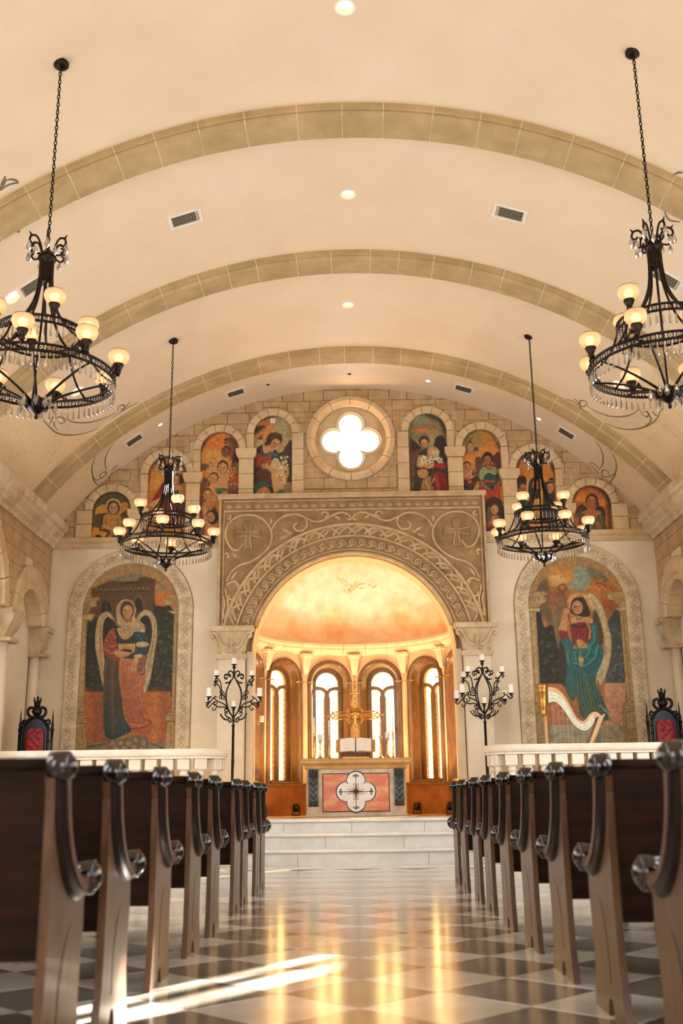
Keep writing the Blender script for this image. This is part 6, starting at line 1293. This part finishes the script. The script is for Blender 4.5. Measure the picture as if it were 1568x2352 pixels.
# ================================================================== BALUSTRADES
for s in (-1, 1):
    BY = 14.55; b = thing('balustrade', 'pale stone balustrade in front of the %s mural' % ('hooded angel' if s < 0 else 'teal angel'), 'balustrade', (0, BY, PZ))
    path = [(s*4.9, 0)] + [(s*x, 0) for x in (4.2, 3.4, 2.6, 2.2)] + [(s*(2.2-.27*math.sin(t)), .27-.27*math.cos(t)) for t in [PI/2*i/8 for i in range(1, 9)]] + [(s*1.93, .42)]
    fr = []
    for i, p in enumerate(path):
        a, c = path[max(i-1, 0)], path[min(i+1, len(path)-1)]; tv = Vector((c[0]-a[0], c[1]-a[1], 0)).normalized(); fr.append(((p[0], p[1], 0), (tv.y, -tv.x, 0), (0, 0, 1)))
    MB().sweep([(-.10, .82), (-.10, .845), (-.125, .86), (-.135, .89), (-.135, .925), (-.115, .95), (.115, .95), (.135, .925), (.135, .89), (.125, .86), (.10, .845), (.10, .82)], fr).build('top_rail', m_rail, b)
    MB().sweep([(-.13, 0), (-.13, .09), (-.1, .12), (.1, .12), (.13, .09), (.13, 0)], fr).build('base_rail', m_rail, b)
    blm = MB().box((0, 0, .745), (.165, .165, .15), .01).box((0, 0, .16), (.165, .165, .08), .01).lathe([(.06, .20), (.075, .215), (.06, .235), (.05, .25), (.075, .32), (.085, .38), (.075, .45), (.05, .53), (.04, .58), (.05, .60), (.065, .61), (.05, .63), (.055, .66), (.07, .67)], n=14).mesh('baluster', m_rail)
    L = 0; k = 0; pts = [Vector((p[0], p[1], 0)) for p in path]; dist = .1
    acc = 0
    for a, c in zip(pts[:-1], pts[1:]):
        l = (c-a).length
        while dist <= acc+l:
            q_ = a+(c-a)*((dist-acc)/l); ang = math.atan2((c-a).y, (c-a).x); put('baluster', blm, b, (q_.x, q_.y, 0), (0, 0, ang)); dist += .222
        acc += l
# ================================================================== THRONES
def throne(x, y, rz, lb):
    t = thing('carved_throne', lb, 'chair', (x, y, PZ), rz, group='black carved thrones')
    MB().box((0, 0, .42), (.52, .5, .07), .015).build('seat_frame', m_black, t); MB().box((0, -.02, .48), (.44, .42, .07), .03).build('seat_cushion', m_red, t)
    for sx in (-1, 1):
        MB().lathe([(0, 0), (.03, 0), (.035, .04), (.02, .08), (.03, .2), (.022, .36), (.03, .39), (0, .39)], (sx*.23, -.21, 0), 12).build('leg', m_black, t); MB().box((sx*.23, .22, .2), (.05, .05, .4), .008).build('leg', m_black, t)
        MB().tube([(sx*.25, y_, z) for y_, z in spline([(.22, .72), (.05, .70), (-.12, .69), (-.2, .66), (-.2, .60), (-.16, .6)], 4)], .024, 8).build('arm', m_black, t); MB().lathe([(.018, .45), (.026, .52), (.018, .58), (.024, .64), (0, .66)], (sx*.25, -.15, 0), 10).build('arm_post', m_black, t)
        sp = MB().lathe([(.026, .4), (.026, .5), (.02, .52), (.022, .9), (.028, .92), (.02, .94), (.022, 1.25), (.03, 1.27), (.03, 1.29), (.018, 1.32), (.022, 1.36), (.012, 1.40), (.013, 1.44), (.0, 1.60)], (sx*.235, .23, 0), 10).build('spire', m_black, t)
        for k in range(5): MB().lathe([(0, -.01), (.017-.002*k, 0), (0, .01)], (sx*.235, .23, 1.36+.04*k), 8).build('spire_bead', m_black, sp)
    fr_ = [(-.19, .46), (.19, .46), (.19, 1.22), (.16, 1.34), (.10, 1.42), (0, 1.46), (-.10, 1.42), (-.16, 1.34), (-.19, 1.22)]
    MB().plate(fr_, [], lambda u, v, w: (u, w, v), .2, .25).build('back_frame', m_black, t)
    rim = spline([(u, v) for u, v in fr_[1:]+fr_[:1]], 5); mb = MB().tube([(u, .2, v) for u, v in rim], .02, 7)
    for k in range(26):
        u, v = rim[int(k*(len(rim)-1)/25)]; mb.lathe([(0, -.02), (.03, 0), (0, .02)], (u*1.05, .185, v+.008), 7)
    mb.build('carved_border', m_black, t)
    # tufted red panel
    n, m = 15, 44; P = []; F = []
    for i in range(n):
        for j in range(m):
            u = -1+2*i/(n-1); z = .50+.80*j/(m-1); hw_ = .132*(1 if z < 1.2 else math.sqrt(max(1-((z-1.2)/.125)**2, .02))); d = .045*(1-u**4)*min(1, 8*(1-j/(m-1))+.1)
            q_ = (z-.5)/.115; tu = min(math.hypot(u*1.1-o_, (q_-round(q_-.5*(abs(o_) > .3))-.5*(abs(o_) > .3))*1.0) for o_ in (-.45, 0.0, .45) if True)
            P.append((u*hw_, .2-.02-d+.028*math.exp(-(tu/.22)**2), z))
    F = [(i*m+j, i*m+j+1, (i+1)*m+j+1, (i+1)*m+j) for i in range(n-1) for j in range(m-1)]
    MB().add(P, F, True).build('tufted_back', m_red, t)
    mb = MB()
    for sg in (-1, 1):
        mb.tube([(sg*u, .21, v) for u, v in spline([(.02, 1.46), (.09, 1.47), (.13, 1.52), (.12, 1.58), (.07, 1.60), (.04, 1.56), (.07, 1.53)], 5)], .022, 7); mb.tube([(sg*u, .21, v) for u, v in spline([(.13, 1.40), (.18, 1.42), (.2, 1.38), (.17, 1.36)], 4)], .016, 6); mb.tube([(sg*.03, .21, 1.6), (sg*.045, .21, 1.72), (sg*.06, .21, 1.70)], .012, 6); mb.lathe([(0, -.012), (.016, 0), (0, .014)], (sg*.05, .21, 1.735), 7)
    mb.lathe([(0, 1.46), (.06, 1.5), (.07, 1.55), (.04, 1.61), (.03, 1.68), (.015, 1.72), (.022, 1.74), (0, 1.77)], (0, .22, 0), 10); mb.tube([(0, .19, 1.5), (0, .17, 1.56), (0, .19, 1.62)], .02, 6)
    mb.build('crest', m_black, t)
throne(-4.63, 14.98, 0.0, 'black carved throne with tufted red back beside the left wall'); throne(4.47, 15.05, 0.0, 'black carved throne with tufted red back beside the right wall')
# ================================================================== HARP
hp = thing('concert_harp', 'gold and wood concert harp behind the right balustrade', 'harp', (2.78, 15.5, PZ))
m_hwood = M('harp_wood', (208, 164, 104), (188, 138, 80), 4, rough=.35, coat=.2); m_hdark = M('harp_soundboard', (150, 72, 30), (124, 54, 22), 5, rough=.3, coat=.4); m_plate = M('harp_neck_plate', (226, 224, 196), (206, 204, 172), 12, rough=.3); m_str = M('harp_string', (216, 206, 186), rough=.5)
HX = lambda cx: (cx-300)*.00077; HZ = lambda cy: 2.435-PZ-(cy-180)*.000722
MB().lathe([(0, 0), (.2, 0), (.2, .04), (.15, .09), (.12, .12), (0, .12)], (.12, 0, 0), 18).build('pedestal', m_gold, hp)
MB().lathe([(.05, .1), (.034, .2), (.028, .4), (.027, 1.2), (.028, 1.40)], (0.02, 0, 0), 14).build('column', m_hwood, hp)
MB().lathe([(.028, 1.40), (.042, 1.42), (.036, 1.45), (.05, 1.5), (.06, 1.62), (.072, 1.74), (.082, 1.76), (.076, 1.79), (.092, 1.82), (.09, 1.86), (0, 1.87)], (0.0, 0, 0), 16).build('crown', m_gold, hp)
top = [(400, 225), (520, 250), (620, 310), (700, 400), (770, 530), (830, 660), (880, 780), (940, 880), (1020, 935), (1090, 900), (1160, 810), (1230, 755), (1300, 750), (1370, 800)]
bot = [(400, 560), (470, 530), (550, 550), (640, 640), (720, 770), (790, 900), (860, 1010), (950, 1090), (1060, 1120), (1160, 1060), (1230, 970), (1270, 880), (1320, 850), (1375, 900)]
tp, bt = spline(top, 4), spline(bot, 4)
ol = [(HX(a), HZ(b_)) for a, b_ in tp]+[(HX(a), HZ(b_)) for a, b_ in bt[::-1]]
nk = MB().plate(ol, [], lambda u, v, w: (u, w, v), -.03, .03).build('neck', m_hwood, hp)
md_ = [((a[0]*.68+b_[0]*.32), (a[1]*.68+b_[1]*.32)) for a, b_ in zip(tp, bt)]
n = len(tp)-9
MB().plate([(HX(a), HZ(b_)) for a, b_ in md_[:n]]+[(HX(a), HZ(b_)) for a, b_ in bt[:n][::-1]], [], lambda u, v, w: (u, w, v), -.038, -.029).build('neck_plate', m_plate, nk)
mb = MB()
for k in range(34):
    i = int(2+k*(n-4)/33); p, q2 = md_[i], bt[i]
    for tt in (.3, .7): mb.lathe([(0, 0), (.004, 0), (.004, .006), (0, .007)], (HX(p[0]+(q2[0]-p[0])*tt), -.038, HZ(p[1]+(q2[1]-p[1])*tt)), 6, rot=Matrix.Rotation(PI/2, 3, 'X'))
tag(mb.build('tuning_pins', m_ink, nk), kind='stuff')
S0, S1 = Vector((HX(1340), 0, HZ(850))), Vector((.2, 0, .12))
P = []
for p, hw_ in ((S0, .045), (S1, .17)):
    d = Vector((.09, 0, .045)); P += [p+Vector((0, -hw_, 0)), p+Vector((0, hw_, 0)), p+d+Vector((0, hw_*.8, 0)), p+d*1.25, p+d+Vector((0, -hw_*.8, 0))]
MB().add(P, [(i, (i+1) % 5, 5+(i+1) % 5, 5+i) for i in range(5)]+[(0, 1, 2, 3, 4), (5, 6, 7, 8, 9)]).build('soundbox', m_hwood, hp)
P = []
for p, hw_ in ((S0, .035), (S1, .15)): P += [p+Vector((-.012, -hw_, -.006)), p+Vector((-.012, hw_, -.006)), p+Vector((.002, hw_, 0)), p+Vector((.002, -hw_, 0))]
MB().add(P, [(i, (i+1) % 4, 4+(i+1) % 4, 4+i) for i in range(4)]+[(0, 1, 2, 3), (4, 5, 6, 7)]).build('soundboard', m_hdark, hp)
for k in range(30):
    i = int(3+k*(n-6)/29); x = HX(bt[i][0]); zt = HZ(bt[i][1]); t_ = (x-S1.x)/(S0.x-S1.x)
    z = S1.z+(S0.z-S1.z)*t_ if t_ > 0 else .14
    if zt > z+.02: MB().tube([(x, -.03, zt), (x+.006, 0, z)], .0012, 4, caps=False).build('string', m_str, hp)
# ================================================================== CEILING FITTINGS
m_slat = M('vent_slat', (168, 156, 136), rough=.6); m_trim = M('fitting_white', (232, 220, 204), rough=.5); m_can = M('downlight_can', (214, 176, 150), rough=.35); m_lens = M('downlight_lens', (255, 240, 220), rough=.4, emit=(255, 240, 220), estr=4.0); m_dark = M('vent_dark', (60, 54, 46), (44, 40, 36), 9, rough=.7)
LBL = ['round recessed downlight at the top centre of the photo', 'round recessed downlight between the two nearer ribs', 'round recessed downlight between the middle and far ribs', 'round recessed downlight behind the front left chandelier', 'round recessed downlight seen through the front right chandelier', 'round recessed downlight seen through the front left chandelier ring']
for (V, r), lb in zip(DOWN, LBL):
    o = thing('ceiling_downlight', lb, 'downlight', V, group='recessed ceiling downlights'); o.rotation_euler = vframe(V).to_euler()
    MB().lathe([(r-.004, -.03), (r-.004, .0), (r+.002, .006), (r+.018, .004), (r+.019, -.012)], n=28, caps=False).build('trim_ring', m_trim, o)
    MB().lathe([(r-.004, .0), (r-.012, -.11), (r-.014, -.125), (0, -.126)], n=28, caps=False).build('reflector', m_can, o); MB().lathe([(0, -.05), (r*.8, -.05), (r*.8, -.06), (0, -.06)], n=20).build('lens', m_lens, o)
for p, lb, on in (((983, 875), 'small lit ceiling spot right of centre near the altar wall', 1), ((1237, 962), 'small lit ceiling spot beside the right rear chandelier chain', 1), ((368, 975), 'small lit ceiling spot beside the left rear chandelier chain', 1), ((802, 858), 'small round detector on the vault crown near the altar wall', 0), ((615, 882), 'small flat detector left of centre near the altar wall', 0)):
    V = onV(*p); o = thing('ceiling_spot' if on else 'smoke_detector', lb, 'spotlight' if on else 'detector', V); o.rotation_euler = vframe(V).to_euler()
    MB().lathe([(.03, .0), (.045, .012), (.055, .008), (.056, -.01)], n=20, caps=False).build('trim_ring', m_trim, o)
    if on: MB().lathe([(0, .004), (.03, .004), (.03, -.01), (0, -.01)], n=16).build('lens', M('spot_lens', (255, 244, 226), rough=.4, emit=(255, 244, 226), estr=6.0), o)
    else: MB().lathe([(0, .022), (.022, .02), (.03, .01), (.03, 0)], n=16).build('sensor', m_dark, o)
for p, lb, wd in (((425, 502), 'ceiling vent grille left of the nearer downlight', .32), ((1170, 490), 'ceiling vent grille right of the nearer downlight', .32), ((78, 655), 'ceiling vent grille behind the front left chandelier', .32), ((1530, 640), 'ceiling vent grille behind the front right chandelier', .32), ((541, 902), 'ceiling vent grille left of the round window top', .26), ((1064, 893), 'ceiling vent grille right of the round window top', .26), ((308, 1011), 'ceiling vent grille above the cherub in wreath painting', .26), ((1300, 995), 'ceiling vent grille above the lone winged figure painting', .26)):
    V = onV(*p); o = thing('ceiling_vent', lb, 'vent', V, group='ceiling vents'); o.rotation_euler = vframe(V).to_euler(); h = .2
    MB().plate([(-wd/2-.04, -h/2-.04), (wd/2+.04, -h/2-.04), (wd/2+.04, h/2+.04), (-wd/2-.04, h/2+.04)], [[(-wd/2, -h/2), (wd/2, -h/2), (wd/2, h/2), (-wd/2, h/2)]], lambda u, v, w: (u, v, w), -.004, .012).build('frame', m_trim, o)
    MB().box((0, 0, 0), (wd, h, .004)).build('duct', m_dark, o)
    for i in range(13): MB().box((-wd/2+wd*(i+.5)/13, 0, .005), (.004, h, .008)).build('slat', m_slat, o)
    if wd > .3:
        for i in range(6): MB().box((0, -h/2+h*(i+.5)/6, .0035), (wd, .0035, .004)).build('cross_slat', m_slat, o)
# ---- painted scroll ornament on the vault haunches
m_line = M('stencil_line', (132, 118, 92), (108, 94, 70), 14, rough=.9); m_shade = M('stencil_fill', (220, 198, 166), (208, 184, 150), 10, rough=.9)
def vribbon(pts, w_, mat, name, par, lift=.004):
    q_ = [onV(*p, VR-lift) for p in pts]; P = []; F = []
    for i, p in enumerate(q_):
        tv = (q_[min(i+1, len(q_)-1)]-q_[max(i-1, 0)]).normalized(); nv = Vector((-p.x, 0, VZ-p.z)).normalized(); sd = tv.cross(nv)*w_*.5*(.35+.65*math.sin(PI*min(max(i/(len(q_)-1), .04), .96)))
        P += [p+sd, p-sd, p-sd-nv*.003, p+sd-nv*.003]
    for i in range(len(q_)-1):
        for a in range(4): F.append((i*4+a, i*4+(a+1) % 4, i*4+4+(a+1) % 4, i*4+4+a))
    return MB().add(P, F+[(0, 1, 2, 3), (len(P)-4, len(P)-3, len(P)-2, len(P)-1)]).build(name, mat, par)
def scroll_set(lb, lines, fill=None):
    o = thing('vault_scroll', lb, 'painted ornament', onV(*lines[0][0]), group='painted scrolls on the vault'); base = o.location.copy(); ks = []
    if fill:
        q_ = [onV(*p, VR-.002) for p in spline(fill, 3, True)]; c_ = sum(q_, Vector())/len(q_)
        # fan over the curved surface in rings so it hugs the vault
        P = []; n = len(q_)
        for t in (1, .66, .33):
            for p in q_:
                v_ = c_+(p-c_)*t; d = Vector((v_.x, 0, v_.z-VZ)); d = d.normalized()*(VR-.002); P.append(Vector((d.x, v_.y, VZ+d.z)))
        d = Vector((c_.x, 0, c_.z-VZ)).normalized()*(VR-.002); P.append(Vector((d.x, c_.y, VZ+d.z)))
        F = [(k*n+i, k*n+(i+1) % n, (k+1)*n+(i+1) % n, (k+1)*n+i) for k in range(2) for i in range(n)]+[(2*n+i, 2*n+(i+1) % n, 3*n) for i in range(n)]
        ks.append(MB().add(P, F).build('shaded_fill', m_shade, o))
    for l in lines: ks.append(vribbon(spline(l, 5), .025, m_line, 'brush_line', o))
    for k in ks: k.location = -base
def tr(ox, oy, k, L): return [[(ox+x/k, oy+y/k) for x, y in l] for l in L]
LL = tr(60, 860, 4.355, [[(150, 430), (210, 500), (290, 575), (380, 605), (500, 605), (620, 580), (720, 540)], [(400, 440), (460, 475), (580, 485), (700, 465), (820, 420), (920, 365)], [(320, 560), (280, 510), (290, 450), (340, 425), (385, 450), (370, 490), (330, 485)], [(920, 365), (925, 325), (960, 305), (985, 325), (965, 350), (945, 340)], [(940, 380), (990, 330), (1045, 275)], [(860, 440), (940, 380), (1040, 320), (1120, 280)], [(230, 500), (260, 450), (270, 410)]])
scroll_set('painted grey scroll on the vault under the front left chandelier', LL, [(60+x/4.355, 860+y/4.355) for x, y in [(330, 575), (420, 600), (520, 600), (700, 545), (800, 470), (910, 380), (820, 425), (700, 470), (580, 490), (460, 480), (400, 450), (350, 500)]])
L2_ = tr(60, 860, 4.355, [[(880, 685), (810, 790), (790, 880), (805, 960)], [(690, 820), (660, 920), (665, 1010), (690, 1080), (730, 1120)], [(670, 1020), (700, 1055), (750, 1040), (800, 1000), (790, 975), (750, 990), (740, 1030), (770, 1040)], [(730, 1110), (800, 1060), (850, 1000), (920, 910)], [(800, 1060), (870, 990), (960, 920)], [(780, 1080), (850, 1030), (900, 980), (940, 940)], [(840, 980), (880, 930), (920, 905)]])
scroll_set('painted grey scroll on the vault beside the wreathed cherub painting', L2_, [(60+x/4.355, 860+y/4.355) for x, y in [(870, 700), (810, 790), (792, 880), (800, 950), (720, 1040), (675, 1000), (665, 920), (700, 820), (780, 760)]])
RR = tr(1280, 860, 5.444, [[(110, 310), (200, 340), (300, 430), (400, 490)], [(370, 400), (500, 470), (640, 520), (800, 530), (930, 500), (1010, 440)], [(590, 610), (750, 670), (920, 690), (1080, 660), (1220, 580), (1300, 430)], [(1020, 430), (1060, 500), (1120, 530), (1140, 490), (1100, 455), (1070, 475)], [(1100, 640), (1160, 590), (1160, 530), (1090, 450)], [(370, 400), (350, 340), (290, 330), (280, 380), (320, 405), (350, 380)], [(200, 300), (240, 330), (300, 420)], [(1170, 440), (1210, 500), (1250, 520)]])
scroll_set('painted grey scroll on the vault under the front right chandelier', RR, [(1280+x/5.444, 860+y/5.444) for x, y in [(400, 440), (520, 480), (650, 525), (800, 535), (930, 505), (1010, 455), (1110, 540), (1150, 590), (1080, 650), (920, 682), (760, 665), (600, 600)]])
R2_ = tr(1280, 860, 5.444, [[(470, 830), (540, 930), (570, 1040), (560, 1130), (520, 1180)], [(690, 1000), (730, 1100), (725, 1220), (680, 1320), (640, 1360)], [(720, 1230), (660, 1275), (590, 1280), (550, 1230), (580, 1195), (630, 1215), (640, 1255)], [(640, 1350), (560, 1290), (480, 1200), (390, 1100)], [(550, 1280), (460, 1200), (370, 1130)], [(600, 1340), (500, 1240), (400, 1180)], [(530, 1200), (470, 1130), (400, 1100)]])
scroll_set('painted grey scroll on the vault beside the lone winged figure painting', R2_, [(1280+x/5.444, 860+y/5.444) for x, y in [(480, 840), (550, 930), (572, 1040), (560, 1140), (620, 1200), (700, 1230), (728, 1120), (690, 1000), (600, 920)]])
LT = tr(0, 380, 6.03, [[(0, 350), (40, 230), (75, 150)], [(75, 150), (70, 220), (40, 290), (10, 350)], [(60, 220), (150, 195), (230, 215), (260, 245)], [(10, 350), (100, 280), (200, 250), (255, 245)], [(0, 975), (80, 920), (150, 885), (240, 905), (300, 850), (320, 790)], [(320, 795), (370, 790), (420, 765), (400, 745)], [(225, 905), (260, 925), (270, 900)]])
scroll_set('painted grey leaf scroll on the nearest rib at the left photo edge', LT)
RT = [[(1525, 485), (1535, 505), (1560, 510)], [(1540, 480), (1552, 492), (1568, 494)], [(1545, 402), (1560, 396), (1568, 398)]]
scroll_set('painted grey leaf scroll by the nearest rib at the right photo edge', RT)
# ---- white sensor box over the reaching angel picture
P_ = onY(626, 967, WY-.06); sb = thing('wall_sensor', 'small white square sensor box on the reaching angel painting', 'sensor', (P_.x, WY-.04, P_.z))
MB().box((0, -.02, 0), (.085, .05, .085), .01).build('case', m_trim, sb); MB().lathe([(0, .012), (.02, .008), (.026, 0)], (0, -.045, -.01), 12, rot=Matrix.Rotation(PI/2, 3, 'X')).build('lens', M('sensor_lens', (206, 206, 208), rough=.3), sb)
